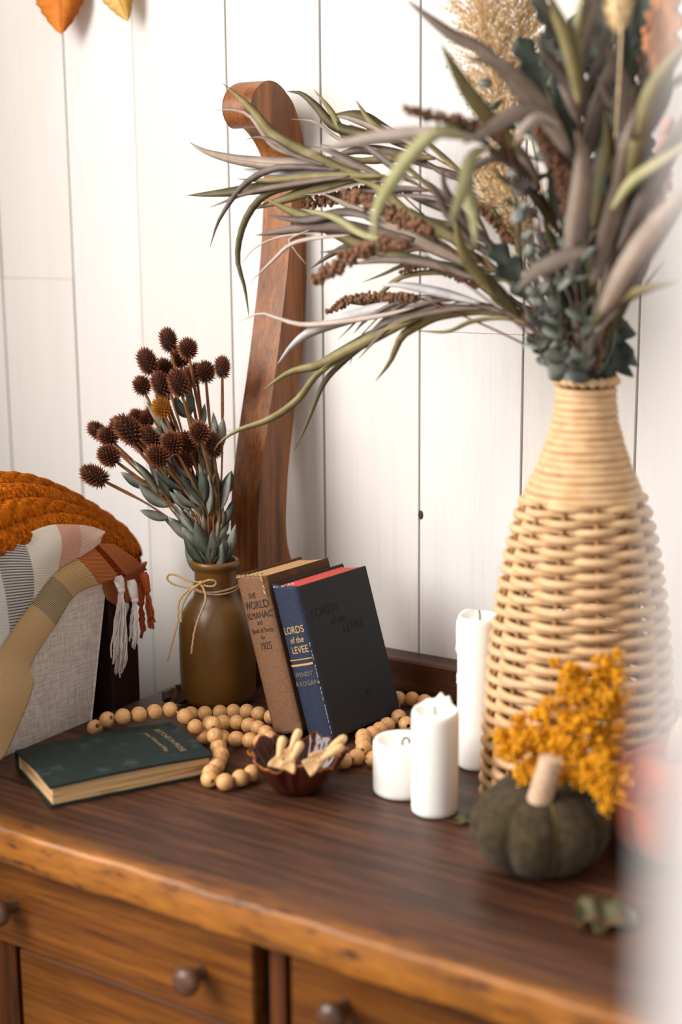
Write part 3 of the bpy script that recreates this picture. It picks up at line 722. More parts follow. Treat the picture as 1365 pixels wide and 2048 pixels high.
jd = depth((JC[0], JC[1], 0.13))
def twine(pts, r=0.0013):
    P = spline([at(x, y, jd-0.028-e) for x, y, e in pts], 40)
    tw.tube(P+np.array([[0.0003*math.sin(i*1.9), 0, 0.0003*math.cos(i*1.9)] for i in range(40)]), r, 6)
twine([(402, 1166, .004), (385, 1175, .006), (352, 1170, .002), (336, 1160, .0), (337, 1150, .0), (352, 1150, .002), (375, 1160, .006), (402, 1166, .006)])
twine([(402, 1166, .006), (420, 1160, .008), (432, 1164, .006), (428, 1172, .006), (412, 1172, .006), (402, 1166, .004)])
twine([(402, 1166, .006), (375, 1182, .010), (358, 1205, .012), (356, 1240, .016), (346, 1280, .020), (335, 1322, .020)])
twine([(402, 1166, .006), (378, 1186, .012), (364, 1215, .014), (362, 1245, .018)])
twine([(400, 1164, .006), (410, 1185, .010), (410, 1205, .016), (396, 1240, .020), (388, 1270, .020), (383, 1308, .020)])
tw.ball(at(402, 1166, jd-0.034), 0.003, 8, 6)
obj('twine_bow', tw, M['cord'], jr)

def cone_mesh(name, rz, mat):
    mb = MB(); rx = 0.0076; mb.ball((0, 0, 0), (rx*0.86, rx*0.86, rz*0.9), 12, 8); mb.uv = [(0.5, 0.0)]*len(mb.v)
    N = 130; g = PI*(3-math.sqrt(5))
    for i in range(N):
        z = 1-2*(i+0.5)/N; t = i*g; q = math.sqrt(1-z*z)
        n = np.array([q*math.cos(t), q*math.sin(t), z]); p = n*np.array([rx, rx, rz])*0.84
        d = nrm(n+np.array([0, 0, 0.5])); L = 0.0056*(0.8+0.4*random.random())
        a = nrm(np.cross(d, [0.3, 0.2, 1])); b = np.cross(d, a); r = 0.00145
        mb.add([p+r*a, p-r*0.5*a+r*0.87*b, p-r*0.5*a-r*0.87*b, p+d*L], [(0, 1, 3), (1, 2, 3), (2, 0, 3)], [(0.5, 0.2)]*3+[(0.5, 1.0)])
    o = obj(name, mb, mat, local=True, smooth=False); me = o.data; bpy.data.objects.remove(o); return me
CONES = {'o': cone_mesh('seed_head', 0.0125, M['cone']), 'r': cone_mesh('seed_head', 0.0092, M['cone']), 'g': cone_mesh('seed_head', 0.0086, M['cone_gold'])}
jm_px = (425, 1112); JT = np.array([JC[0], JC[1], 0.168])
# head centre in the photo, shape, size, depth offset, what tells it apart
FL = [(337, 681, 'o', 1.0, .00, 'topmost head of the jar bouquet'), (376, 698, 'r', 1.05, -.01, 'second highest head, right of the topmost'), (295, 724, 'o', 1.1, -.01, 'tall oval head at the upper left'),
 (360, 716, 'r', 1.1, .03, 'shaded head tucked under the two highest'), (328, 740, 'r', 1.15, .02, 'shaded head right of the tall oval one'), (322, 770, 'o', 1.05, -.02, 'head tilted to the left above the golden one'),
 (358, 767, 'o', 1.15, -.03, 'big front head in the upper cluster'), (378, 757, 'r', 1.1, .01, 'head just right of the big upper front head'), (393, 744, 'r', .9, .03, 'half hidden head left of the upper right pair'),
 (411, 745, 'r', 1.1, .01, 'round head in the upper right pair'), (445, 735, 'o', .9, .00, 'solitary head at the far right'), (284, 772, 'r', 1.0, .01, 'small head below the tall oval one'),
 (323, 816, 'g', 1.05, -.03, 'single golden yellow head'), (326, 794, 'r', .8, .03, 'dark head just above the golden one'), (304, 828, 'r', .85, .04, 'dark head left of the golden one'),
 (273, 834, 'r', .85, .04, 'small distant head left of centre'), (291, 840, 'r', .95, .04, 'distant head beside the small one left of centre'), (195, 863, 'o', .95, .02, 'head at the left end of the left cluster'),
 (216, 874, 'r', 1.05, .00, 'head second from the left in the left cluster'), (241, 856, 'r', 1.2, .01, 'tall head in the middle of the left cluster'), (258, 861, 'o', 1.35, -.03, 'largest head of the bouquet'),
 (302, 876, 'o', 1.0, -.03, 'head right of the largest one'), (280, 890, 'r', .85, .02, 'dark head under the largest one'), (337, 861, 'r', .9, -.01, 'small coppery head at the centre'),
 (344, 887, 'r', 1.15, -.04, 'coppery head at the centre front'), (374, 885, 'r', 1.1, -.02, 'flattened coppery head right of centre'), (399, 866, 'r', 1.1, -.04, 'round reddish head at the right front'),
 (426, 891, 'o', 1.05, -.02, 'oval head at the lower right by the post'), (316, 913, 'r', 1.15, -.04, 'round head low at the front'), (367, 920, 'o', .9, -.02, 'dark head hanging lowest on the right'),
 (218, 912, 'r', 1.15, -.03, 'round head below the left cluster'), (189, 952, 'o', 1.15, -.02, 'lowest head, farthest left of all')]
head0 = {}
for i, (px, py, shp, sc, dd, what) in enumerate(FL):
    hp = at(px, py, jd+dd); ang = 2.4*i; mouth = JT+np.array([0.017*math.cos(ang), 0.017*math.sin(ang), 0.002])
    mouth = JT+np.array([(px-400)/250*0.016, -dd*0.3, 0.001]); mouth[:2] = JT[:2]+(mouth[:2]-JT[:2])*min(1, 0.018/max(0.018, np.linalg.norm(mouth[:2]-JT[:2])))
    ft = thing('dried_flower', 'dried cone flower in the brown jar, '+what, 'dried flower', mouth-np.array([0, 0, 0.10]), 'dried cone flowers in the brown jar')
    foot = JT+np.array([(mouth[0]-JT[0])*-0.8, (mouth[1]-JT[1])*-0.8, -0.13])
    c1 = mouth*0.55+hp*0.45+np.array([0.004, 0, 0.012]); path = spline([foot, mouth, c1, hp], 22)
    sm = MB(); rad = np.full(22, 0.0012); rad[-5:] = [0.0014, 0.0021, 0.0020, 0.0018, 0.0016]; sm.tube(path, rad, 6)
    obj('stem', sm, M['stem_brown'], ft)
    ax = nrm(path[-1]-path[-4]); a = nrm(np.cross(ax, [0.2, 1, 0.1])); b = np.cross(ax, a)
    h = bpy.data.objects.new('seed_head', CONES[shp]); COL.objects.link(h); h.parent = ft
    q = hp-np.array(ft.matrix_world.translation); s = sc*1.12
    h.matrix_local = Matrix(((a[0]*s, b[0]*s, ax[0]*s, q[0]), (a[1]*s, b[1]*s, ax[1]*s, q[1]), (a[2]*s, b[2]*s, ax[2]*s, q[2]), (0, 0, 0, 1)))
    for k in range(random.choice([2, 3, 3, 4])):
        t = random.uniform(0.32, 0.84); j = int(t*21); p0 = path[j]; ta = nrm(path[j+1]-path[j])
        side = nrm(np.cross(ta, -FF))*(1 if (k+i) % 2 else -1); ln = random.uniform(0.030, 0.052)
        out = side*random.uniform(0.25, 0.6)-FF*random.uniform(-0.2, 0.35)
        p1 = p0+(ta*0.9+out)*ln*0.5; p2 = p0+(ta+out*0.8)*ln
        obj('leaf', MB().leaf([p0, p1, p2], random.uniform(0.010, 0.017), nrm(-FF+side*random.uniform(-.9, .9)), 9, lambda t: math.sin(PI*t**0.9)**0.8, 0.2), M[random.choice(['sage', 'sage', 'sage_d'])], ft)

# ================================================================== BEAD GARLAND
BR = 0.0088
def bead_mesh():
    mb = MB(); n = 24; hr = 0.0021; prof = [(hr, -math.sqrt(BR*BR-hr*hr)+0.003)]
    a0 = math.asin(hr/BR)
    for i in range(15):
        a = a0+(PI-2*a0)*i/14; prof.append((BR*math.sin(a), -BR*math.cos(a)))
    prof.append((hr, math.sqrt(BR*BR-hr*hr)-0.003))
    mb.lathe(prof, (0, 0, 0), n, capb=False)
    o = obj('bead', mb, M['bead'], local=True); me = o.data; bpy.data.objects.remove(o); return me
BM = bead_mesh(); zt = BR+0.0005; gz = gT+BR+0.0035
S = [
 [(190, 1455, zt), (215, 1439, .029), (246, 1433, gz), (278, 1429, gz), (309, 1424, gz), (340, 1420, gz), (370, 1433, .031), (391, 1454, .021), (408, 1473, zt)],
 [(382, 1428, zt), (410, 1427, zt), (440, 1425, zt), (467, 1423, zt), (494, 1423, zt), (518, 1428, zt), (543, 1434, zt)],
 [(420, 1447, zt), (447, 1445, zt), (474, 1445, zt), (498, 1451, zt), (516, 1456, zt), (532, 1466, zt), (540, 1477, zt)],
 [(445, 1475, zt), (473, 1478, zt), (500, 1481, zt), (522, 1484, zt)],
 [(427, 1449, .026), (430, 1472, .022), (437, 1494, .012), (442, 1509, zt), (438, 1521, zt), (433, 1533, zt), (422, 1545, zt), (419, 1558, zt), (450, 1564, zt), (481, 1556, zt), (505, 1546, zt)],
 [(688, 1521, zt), (714, 1514, zt), (728, 1496, .012), (727, 1484, zt), (727, 1473, zt), (745, 1468, zt), (760, 1459, zt), (775, 1450, zt)],
 [(748, 1518, zt), (772, 1514, zt)],
 [(850, 1403, zt), (825, 1398, zt), (797, 1397, zt), (786, 1415, zt), (798, 1434, zt), (813, 1448, zt)],
]
gl = thing('bead_garland', 'string of round natural wood beads winding among the books and bowl', 'garland', onZ(440, 1500))
cordm = MB()
for st in S:
    P = np.array([onZ(x, y, z) for x, y, z in st])
    T_ = np.gradient(P, axis=0)
    cordm.tube(spline(list(P), len(P)*5), 0.0009, 6)
    for p, t in zip(P, T_):
        ax = nrm(t); a = nrm(np.cross(ax, [0.1, 0.2, 1])); b = np.cross(ax, a)
        o = bpy.data.objects.new('bead', BM); COL.objects.link(o); o.parent = gl
        q = p-np.array(gl.matrix_world.translation)
        o.matrix_local = Matrix(((a[0], b[0], ax[0], q[0]), (a[1], b[1], ax[1], q[1]), (a[2], b[2], ax[2], q[2]), (0, 0, 0, 1)))
obj('cord', cordm, M['cord'], gl)

# ================================================================== LEAF BOWL AND SPOONS
BC = onZ(596, 1577)
bw = thing('leaf_bowl', 'glossy brown glazed bowl shaped like a leaf, holding little spoons', 'bowl', (BC[0], BC[1], 0))
RIM = 0.0475
def lobe(t):
    a = t-(YAW+PI/2)                     # 0 = away from the camera
    r = 1+0.065*math.cos(5*a+0.5)+0.035*math.sin(15*a)+0.02*math.sin(23*a+1)
    return r-0.16*math.exp(-((((a+PI) % (2*PI))-PI)/0.16)**2)
def bowl():
    rows = [(0.44, 0.0006, 0), (0.52, 0.002, .1), (0.66, 0.010, .3), (0.82, 0.021, .6), (0.94, 0.031, .9), (1.0, 0.036, 1), (1.02, 0.0385, 1), (1.0, 0.0398, 1), (0.965, 0.0385, 1), (0.90, 0.031, .9), (0.77, 0.020, .6), (0.60, 0.011, .3), (0.40, 0.0065, 0), (0.02, 0.0055, 0)]
    V = []; F = []; U = []; n = 120
    for i, (r, z, k) in enumerate(rows):
        for j in range(n):
            t = 2*PI*j/n; q = RIM*r*(1-k+k*lobe(t)); hz = z*(1+k*(0.10*math.cos(5*(t-YAW)+1)+0.05*math.sin(15*t)))
            V.append((BC[0]+q*math.cos(t), BC[1]+q*math.sin(t), hz)); U.append((j/n, i/(len(rows)-1)))
    for i in range(len(rows)-1):
        for j in range(n): F.append((i*n+j, i*n+(j+1) % n, (i+1)*n+(j+1) % n, (i+1)*n+j))
    F += [tuple(range(n-1, -1, -1)), tuple((len(rows)-1)*n+j for j in range(n))]
    return MB().add(V, F, U)
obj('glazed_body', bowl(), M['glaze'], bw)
SP = [((567, 1472), (553, 1536), 1.405, 1.400, 'standing at the left of the bowl'), ((600, 1458), (573, 1520), 1.425, 1.415, 'rearmost in the bowl, tallest of the upright ones'), ((604, 1483), (573, 1540), 1.392, 1.392, 'in front at the centre of the bowl'),
      ((693, 1472), (628, 1524), 1.425, 1.412, 'upper one resting on the right rim'), ((688, 1491), (612, 1538), 1.402, 1.394, 'lower one resting on the right rim')]
for hpx, epx, dh, de_, what in SP:
    a, b = at(*hpx, dh), at(*epx, de_)
    s = thing('wooden_spoon', 'small pale wooden spoon '+what, 'spoon', b, 'wooden spoons in the leaf bowl')
    d = nrm(b-a); L_ = np.linalg.norm(b-a); W_ = nrm(np.cross(d, -FF)); N_ = np.cross(W_, d)
    hm = MB(); prof = [(0, .0012), (.04, .0033), (.12, .0044), (.28, .0044), (.46, .0034), (.6, .0026), (.70, .0027)]
    hm.tube([a+d*L_*t for t, r in prof], [r for t, r in prof], 10, flat=1.0)
    obj('handle', hm, M['spoon'], s)
    bmx = MB(); rows = [(.60, .0028, 0), (.68, .0036, .1), (.76, .0058, .3), (.85, .0078, .45), (.93, .0086, .4), (1.0, .0084, .25)]
    V = []; F = []; m = 7
    for sgn in (0, 1):
        for t, wd, k in rows:
            for j in range(m):
                x = (j/(m-1)-0.5)*2; V.append(a+d*L_*t+W_*wd*x+N_*(0.0022 if not sgn else -0.0012)+N_*(-0.004*k*(1-x*x)))
    R_ = len(rows); o = R_*m
    for i in range(R_-1):
        for j in range(m-1): F += [(i*m+j, i*m+j+1, (i+1)*m+j+1, (i+1)*m+j), (o+i*m+j, o+(i+1)*m+j, o+(i+1)*m+j+1, o+i*m+j+1)]
    for i in range(R_-1): F += [(i*m, (i+1)*m, o+(i+1)*m, o+i*m), (i*m+m-1, o+i*m+m-1, o+(i+1)*m+m-1, (i+1)*m+m-1)]
    for j in range(m-1): F += [(j, o+j, o+j+1, j+1), ((R_-1)*m+j, (R_-1)*m+j+1, o+(R_-1)*m+j+1, o+(R_-1)*m+j)]
    obj('scoop', bmx.add(V, F), M['spoon'], s)

# ================================================================== CANDLES
def candle(label, c, r, h, well, wick, lip=None, drips=()):
    o = thing('pillar_candle', label, 'candle', (c[0], c[1], 0), 'white pillar candles')
    prof = [(r*0.9, 0.0006), (r*0.985, 0.002), (r, 0.006), (r*0.995, h*0.5), (r, h-0.008), (r*0.985, h-0.003), (r*0.93, h), (r*0.82, h-0.0015), (r*0.68, h-well*0.8), (r*0.3, h-well), (0.0004, h-well)]
    V = []; F = []; U = []; n = 64
    for i, (q, z) in enumerate(prof):
        for j in range(n):
            t = 2*PI*j/n; f = 1+0.006*math.sin(3*t+z*60)+0.004*math.sin(7*t)
            zz = z
            if lip and 4 <= i <= 7: zz += lip(t)*(0.6 if i == 4 else 1.0)
            V.append((c[0]+q*f*math.cos(t), c[1]+q*f*math.sin(t), zz)); U.append((j/n, i/10))
    for i in range(len(prof)-1):
        for j in range(n): F.append((i*n+j, i*n+(j+1) % n, (i+1)*n+(j+1) % n, (i+1)*n+j))
    F += [tuple(range(n-1, -1, -1)), tuple((len(prof)-1)*n+j for j in range(n))]
    obj('wax_body', MB().add(V, F, U), M['candle'], o)
    wm = MB(); wm.tube(spline([(c[0]+x, c[1]+y, h-well+z) for x, y, z in wick], 14), 0.0009, 6); obj('wick', wm, M['wick'], o)
    for t, z0, z1, q in drips:
        dm = MB(); P = [(c[0]+(r-0.0004)*math.cos(t), c[1]+(r-0.0004)*math.sin(t), z) for z in np.linspace(z0, z1, 7)]
        dm.tube(P, [q*0.6, q*0.9, q, q*0.85, q*0.8, q*1.2, q*0.4], 8); obj('wax_drip', dm, M['candle'], o)
    return o
back = YAW+PI/2
gs = lambda t, c, s: math.exp(-((((t-c+PI) % (2*PI))-PI)/s)**2)
candle('short wide white pillar candle beside the bead string', onZ(805, 1582), 0.0293, 0.055, 0.006, [(0, 0, 0), (0.001, 0, .005), (.004, 0, .008), (.008, .001, .006), (.007, .001, .003)])
candle('medium white pillar candle in front with a jagged rim', onZ(870, 1622), 0.0228, 0.1035, 0.005, [(0, 0, 0), (0, 0, .004), (-.001, 0, .0075)],
       lambda t: 0.010*gs(t, back-0.35, 0.22)+0.008*gs(t, back-0.75, 0.16)+0.004*gs(t, back+0.2, 0.3)-0.002*gs(t, back+PI, 0.8))
candle('tall slim white pillar candle half behind the wicker vase', onZ(957, 1530), 0.0226, 0.1625, 0.005, [(0, 0, 0), (0.0002, 0, .005), (-.0008, 0, .010)],
       lambda t: 0.002*gs(t, back+0.6, 0.4), [(back+1.5, 0.157, 0.120, 0.0022), (back+1.75, 0.15, 0.135, 0.002), (back+1.45, 0.10, 0.088, 0.0013)])

# ================================================================== WICKER VASE
VC = onZ(1152, 1590)
vz = thing('wicker_vase', 'tall bottle shaped vase of pale woven rattan holding the big bouquet', 'vase', (VC[0], VC[1], 0))
PR = [(0.0, 0.0917), (0.05, 0.0905), (0.10, 0.0880), (0.15, 0.0845), (0.20, 0.0790), (0.25, 0.0705), (0.285, 0.0625), (0.305, 0.0560), (0.33, 0.0450), (0.355, 0.0365), (0.375, 0.0310), (0.395, 0.0287), (0.413, 0.0287)]
def vr(z):
    return float(np.interp(z, [p[0] for p in PR], [p[1] for p in PR]))
NS = 12; pitch = 0.00665; z = 0.006; k = 0; ph0 = YAW-PI/2+0.05
while z < 0.302:
    R0 = vr(z); amp = 0.0052*min(1, R0/0.07)+0.0002; n = NS*8; P = []
    for i in range(n):
        t = 2*PI*i/n+ph0; c_ = math.cos(NS/2*(2*PI*i/n)); s_ = 1 if k % 2 else -1
        cc = math.copysign(abs(c_)**0.75, c_)
        r = R0-0.004+amp*s_*cc; P.append((VC[0]+r*math.cos(t), VC[1]+r*math.sin(t), z+0.0006*math.sin(3*t+k)+random.uniform(-.00015, .00015)))
    obj('weaver_strand', MB().tube(P, 0.0040*(0.93+0.14*random.random()), 8, closed=True), M['wicker'], vz)
    z += pitch*(0.97+0.06*random.random()); k += 1
for i in range(NS):
    t = 2*PI*(i+0.0)/NS+ph0
    P = [(VC[0]+(vr(zz)-0.004)*math.cos(t), VC[1]+(vr(zz)-0.004)*math.sin(t), zz) for zz in np.linspace(0.001, 0.30, 30)]
    obj('stake', MB().tube(P, 0.0024, 6), M['rattan_stake'], vz)
z = 0.3035
while z < 0.407:
    R0 = vr(z)-0.0033; n = 64
    P = [(VC[0]+R0*math.cos(2*PI*i/n), VC[1]+R0*math.sin(2*PI*i/n), z+0.0005*math.sin(2*PI*i/n*2+z*300)) for i in range(n)]
    obj('neck_coil', MB().tube(P, 0.0040, 8, closed=True), M['wicker'], vz); z += 0.00655
n = 120; P = [(VC[0]+0.0272*math.cos(2*PI*i/n), VC[1]+0.0272*math.sin(2*PI*i/n), 0.4115) for i in range(n)]
obj('braided_rim', MB().tube(P, [0.0036+0.0012*math.cos(20*2*PI*i/n) for i in range(n)], 10, closed=True), M['wicker'], vz)
obj('base_disc', MB().lathe([(0.084, 0.0006), (0.086, 0.004), (0.0004, 0.004)], (VC[0], VC[1], 0), 40), M['rattan_stake'], vz)
VM = np.array([VC[0], VC[1], 0.413]); VD = depth(VM)

# ================================================================== BIG BOUQUET
def dflt(x):  # the left spray leans away from the camera as it reaches the post
    return VD+0.03+max(0.0, (1060-x)/600*0.17)
def PX(pts, off=0.0, d0=None, d1=None):
    n = len(pts)
    if d0 is None: return [at(x, y, dflt(x)+off) for x, y in pts]
    return [at(x, y, d0+(d1-d0)*i/(n-1)) for i, (x, y) in enumerate(pts)]
def branch(label, stem_px, off=0.0, d0=None, d1=None, r=0.0016, name='willow_branch', cat='branch', group='branches in the wicker vase', sm='stem_red', into=True):
    pts = PX(stem_px, off, d0, d1)
    o = thing(name, label, cat, VM-np.array([0, 0, 0.05]), group)
    a = VM+(np.array(pts[0])-VM)*0.2; a = VM+nrm(np.array([pts[0][0]-VM[0], pts[0][1]-VM[1], 0]))*0.012
    path = ([VM+np.array([-(a[0]-VM[0]), -(a[1]-VM[1]), -0.12]), a] if into else [])+list(pts)
    P = spline(path, 40); obj('stem', MB().tube(P, np.linspace(r, r*0.45, 40), 6), M[sm], o); o_path = P
    return o, P
def lf(o, pts, wpx, mat, off=0.0, d0=None, d1=None, roll=None, tw=None, prof=None):
    """pts run tip -> base in the photo; the blade is built base -> tip"""
    P = PX(pts, off, d0, d1)[::-1]; d = depth(P[len(P)//2])
    sd = nrm(np.cross(np.array(P[-1])-np.array(P[0]), -FF)); rl = random.uniform(-.5, .5) if roll is None else roll
    obj('leaf', MB().leaf(P, wpx*1.12*d/FPX, nrm(-FF+sd*rl), 20, prof, 0.16, 0.0007, tw if tw is not None else random.uniform(-.5, .5)), M[mat], o)
def filler(o, P, n, t0, t1, mats, lpx=(120, 210), wpx=(12, 20), back=True, droop=0.15, spread=0.5):
    """extra blades alternately along the stem, behind the ones traced above"""
    for i in range(n):
        t = t0+(t1-t0)*(i+random.random()*0.6)/n; j = min(int(t*39), 38); p0 = P[j]; ta = nrm(P[j+1]-P[j])
        d = depth(p0); L_ = random.uniform(*lpx)*d/FPX; side = nrm(np.cross(ta, -FF))*(1 if i % 2 else -1)
        o_ = side*random.uniform(0.1, spread)+FF*random.uniform(-0.1, 0.35 if back else 0.05)
        g = np.array([0, 0, -droop*L_*random.random()])
        obj('leaf', MB().leaf([p0, p0+(ta*0.8+o_*0.7)*L_*0.4, p0+(ta+o_)*L_*0.75+g*0.5, p0+(ta+o_*0.8)*L_+g], random.uniform(*wpx)*d/FPX, nrm(-FF+side*random.uniform(-.8, .8)), 14, None, 0.16, 0.0006, random.uniform(-.8, .8)), M[random.choice(mats)], o)

# --- branch reaching furthest left, across the post
b1, P1 = branch('willow branch reaching farthest left across the scrolled post', [(1080, 640), (1030, 540), (940, 440), (840, 372), (760, 350), (700, 346)], 0.0)
for pts, wp, mt in [
 ([(445, 166), (501, 215), (549, 271), (617, 308), (695, 344), (760, 358)], 25, 'olive'),
 ([(432, 221), (463, 220), (501, 233), (545, 290), (600, 312), (680, 335)], 11, 'taupe'),
 ([(491, 280), (516, 274), (549, 284), (590, 310), (650, 330)], 10, 'taupe_d'),
 ([(379, 284), (411, 303), (482, 321), (579, 329), (669, 325), (740, 340)], 27, 'taupe'),
 ([(482, 338), (534, 344), (602, 345), (680, 343)], 19, 'silver'),
 ([(475, 358), (538, 361), (617, 355), (700, 352), (770, 352)], 18, 'olive'),
 ([(374, 391), (445, 386), (538, 374), (632, 358), (720, 350)], 27, 'olive_d'),
 ([(420, 495), (441, 435), (490, 368), (546, 338), (600, 334), (680, 340)], 14, 'mauve'),
 ([(499, 637), (490, 577), (475, 514), (490, 442), (531, 390), (600, 370), (680, 355)], 15, 'olive_d'),
 ([(497, 420), (560, 402), (640, 375), (720, 358), (800, 362)], 27, 'olive'),
 ([(420, 415), (500, 385), (600, 366), (700, 352)], 12, 'taupe_d')]:
    lf(b1, pts, wp, mt, random.uniform(-.015, .015), roll=random.uniform(-.25, .25), tw=0.2)
filler(b1, P1, 14, 0.45, 0.95, ['olive', 'taupe_d', 'mauve', 'olive_d', 'taupe'], (140, 230), (14, 22))
# --- middle branch
b2, P2 = branch('willow branch in the middle of the left spray above the lowest one', [(1090, 660), (1040, 580), (960, 525), (860, 482), (780, 460)], -0.01)
for pts, wp, mt in [
 ([(531, 398), (594, 428), (669, 461), (729, 491), (800, 500)], 28, 'olive'),
 ([(512, 471), (579, 460), (669, 452), (744, 465), (830, 480)], 29, 'taupe_d'),
 ([(534, 431), (610, 440), (690, 425), (760, 440)], 20, 'mauve'),
 ([(501, 564), (546, 521), (579, 491), (620, 478), (700, 470)], 9, 'taupe_l'),
 ([(477, 536), (512, 495), (564, 473), (640, 465)], 4, 'taupe_l'),
 ([(613, 529), (590, 500), (580, 478), (620, 460)], 3.5, 'taupe_l'),
 ([(620, 538), (661, 510), (706, 488), (770, 478)], 14, 'mauve'),
 ([(646, 387), (720, 422), (800, 462), (880, 502), (960, 540)], 27, 'taupe'),
 ([(706, 357), (762, 379), (818, 431), (880, 463), (950, 500)], 26, 'olive'),
 ([(602, 418), (669, 435), (729, 469), (790, 485)], 18, 'olive_l'),
 ([(640, 505), (720, 500), (800, 512), (900, 530)], 20, 'olive_d'),
 ([(690, 530), (780, 520), (870, 530), (960, 560)], 18, 'taupe_d')]:
    lf(b2, pts, wp, mt, random.uniform(-.04, .0), roll=random.uniform(-.3, .3), tw=0.2)
filler(b2, P2, 16, 0.40, 0.95, ['olive', 'taupe_d', 'mauve', 'olive_d', 'taupe'], (130, 210), (14, 22))
# --- low branch
b3, P3 = branch('lowest willow branch hanging left below the others', [(1100, 715), (1060, 648), (980, 616), (900, 600), (830, 598), (770, 625), (725, 668)], 0.0)
for pts, wp, mt in [
 ([(477, 644), (519, 627), (549, 634), (602, 649), (669, 645), (760, 632), (830, 615)], 12, 'taupe_l'),
 ([(555, 729), (587, 689), (632, 659), (729, 626), (800, 611), (860, 603)], 27, 'silver'),
 ([(525, 781), (579, 745), (639, 730), (706, 697), (781, 660), (850, 630)], 22, 'olive'),
 ([(590, 899), (613, 850), (647, 768), (688, 723), (730, 690), (790, 650)], 12, 'olive_d'),
 ([(428, 902), (440, 885), (475, 861), (538, 839), (594, 801), (635, 749), (690, 715)], 15, 'olive'),
 ([(751, 763), (781, 723), (803, 674), (837, 650), (880, 630), (960, 621), (1030, 634)], 22, 'olive'),
 ([(831, 661), (895, 663), (943, 643), (1002, 636), (1058, 648)], 10, 'olive'),
 ([(676, 598), (706, 606), (781, 609), (880, 613), (960, 613)], 15, 'taupe_d'),
 ([(759, 573), (800, 570), (880, 585), (960, 606)], 20, 'silver'),
 ([(676, 680), (729, 626), (766, 583), (807, 553), (880, 545), (960, 562), (1030, 610)], 12, 'olive'),
 ([(725, 565), (766, 549), (818, 529), (900, 530), (980, 570)], 12, 'olive_d'),
 ([(715, 720), (760, 672), (800, 642), (900, 619), (980, 616)], 13, 'taupe_d'),
 ([(690, 715), (740, 670), (790, 636), (880, 612)], 14, 'mauve'),
 ([(640, 720), (700, 690), (770, 655), (850, 622)], 16, 'olive_d'),
 ([(700, 730), (715, 690), (760, 655), (820, 630)], 8, 'mauve')]:
    lf(b3, pts, wp, mt, random.uniform(-.015, .02), roll=random.uniform(-.3, .3), tw=0.2)
filler(b3, P3, 8, 0.5, 0.9, ['taupe_d', 'mauve', 'olive_d'], (110, 180), (8, 15), droop=0.4, spread=0.25)
# --- high back branch
b4, P4 = branch('dark olive willow branch behind, above the farthest left one', [(1090, 620), (1040, 480), (950, 370), (860, 310), (770, 272), (700, 250)], 0.05)
for pts, wp, mt in [
 ([(574, 183), (602, 187), (632, 212), (669, 252), (725, 268), (790, 285)], 21, 'olive_d'),
 ([(628, 179), (661, 220), (691, 271), (740, 300), (800, 305)], 17, 'olive'),
 ([(669, 228), (721, 233), (766, 263), (830, 300)], 32, 'olive_d'),
 ([(712, 200), (740, 241), (777, 271), (840, 300)], 17, 'olive'),
 ([(583, 238), (632, 245), (680, 278), (760, 300)], 8, 'taupe'),
 ([(650, 320), (720, 300), (800, 310), (880, 340)], 22, 'taupe_d')]:
    lf(b4, pts, wp, mt, 0.05+random.uniform(-.01, .01), roll=random.uniform(-.3, .3), tw=0.2)
filler(b4, P4, 14, 0.35, 0.95, ['olive_d', 'taupe_d', 'olive', 'taupe'], (120, 200), (14, 22))
# --- near branch, well out of focus
b5, P5 = branch('blurred willow branch nearest the viewer with pale drooping blades', [(1130, 640), (1115, 450), (1040, 330), (960, 285), (890, 266)], 0.0, 1.36, 1.17)
for pts, wp, mt, d0, d1 in [
 ([(610, 306), (680, 290), (781, 271), (880, 266), (960, 280)], 30, 'taupe_l', 1.19, 1.19),
 ([(748, 492), (752, 430), (778, 375), (830, 303), (885, 262), (940, 280)], 34, 'olive_l', 1.13, 1.18),
 ([(924, 289), (973, 263), (1031, 229), (1085, 229), (1130, 260)], 36, 'taupe', 1.16, 1.25),
 ([(895, 449), (909, 427), (929, 367), (944, 314), (975, 295)], 30, 'olive_l', 1.16, 1.2),
 ([(951, 492), (948, 438), (936, 385), (945, 310)], 26, 'olive_l', 1.16, 1.2),
 ([(880, 83), (914, 146), (944, 195), (990, 250), (1050, 310)], 36, 'olive', 1.2, 1.25),
 ([(934, 117), (992, 127), (1041, 172), (1090, 229), (1140, 310)], 46, 'taupe', 1.19, 1.25),
 ([(812, -2), (856, 34), (909, 73), (963, 97), (1020, 140)], 26, 'taupe_d', 1.25, 1.24),
 ([(1031, 582), (1075, 541), (1138, 511), (1170, 500)], 34, 'taupe_l', 1.17, 1.22),
 ([(1030, 290), (1050, 255), (1080, 235), (1120, 250)], 22, 'taupe_l', 1.18, 1.22),
 ([(851, 356), (880, 400), (905, 440), (960, 500)], 20, 'taupe_d', 1.32, 1.34),
 ([(885, 331), (892, 380), (930, 440), (990, 500)], 22, 'mauve', 1.32, 1.34),
 ([(909, 430), (924, 497), (953, 545), (1010, 605)], 28, 'olive', 1.30, 1.34),
 ([(973, 541), (992, 575), (1041, 633)], 26, 'olive_d', 1.30, 1.34)]:
    lf(b5, pts, wp, mt, 0, d0, d1, roll=random.uniform(-.2, .2), tw=0.15)
filler(b5, P5, 16, 0.25, 0.85, ['taupe_d', 'olive_d', 'mauve'], (140, 220), (18, 30))
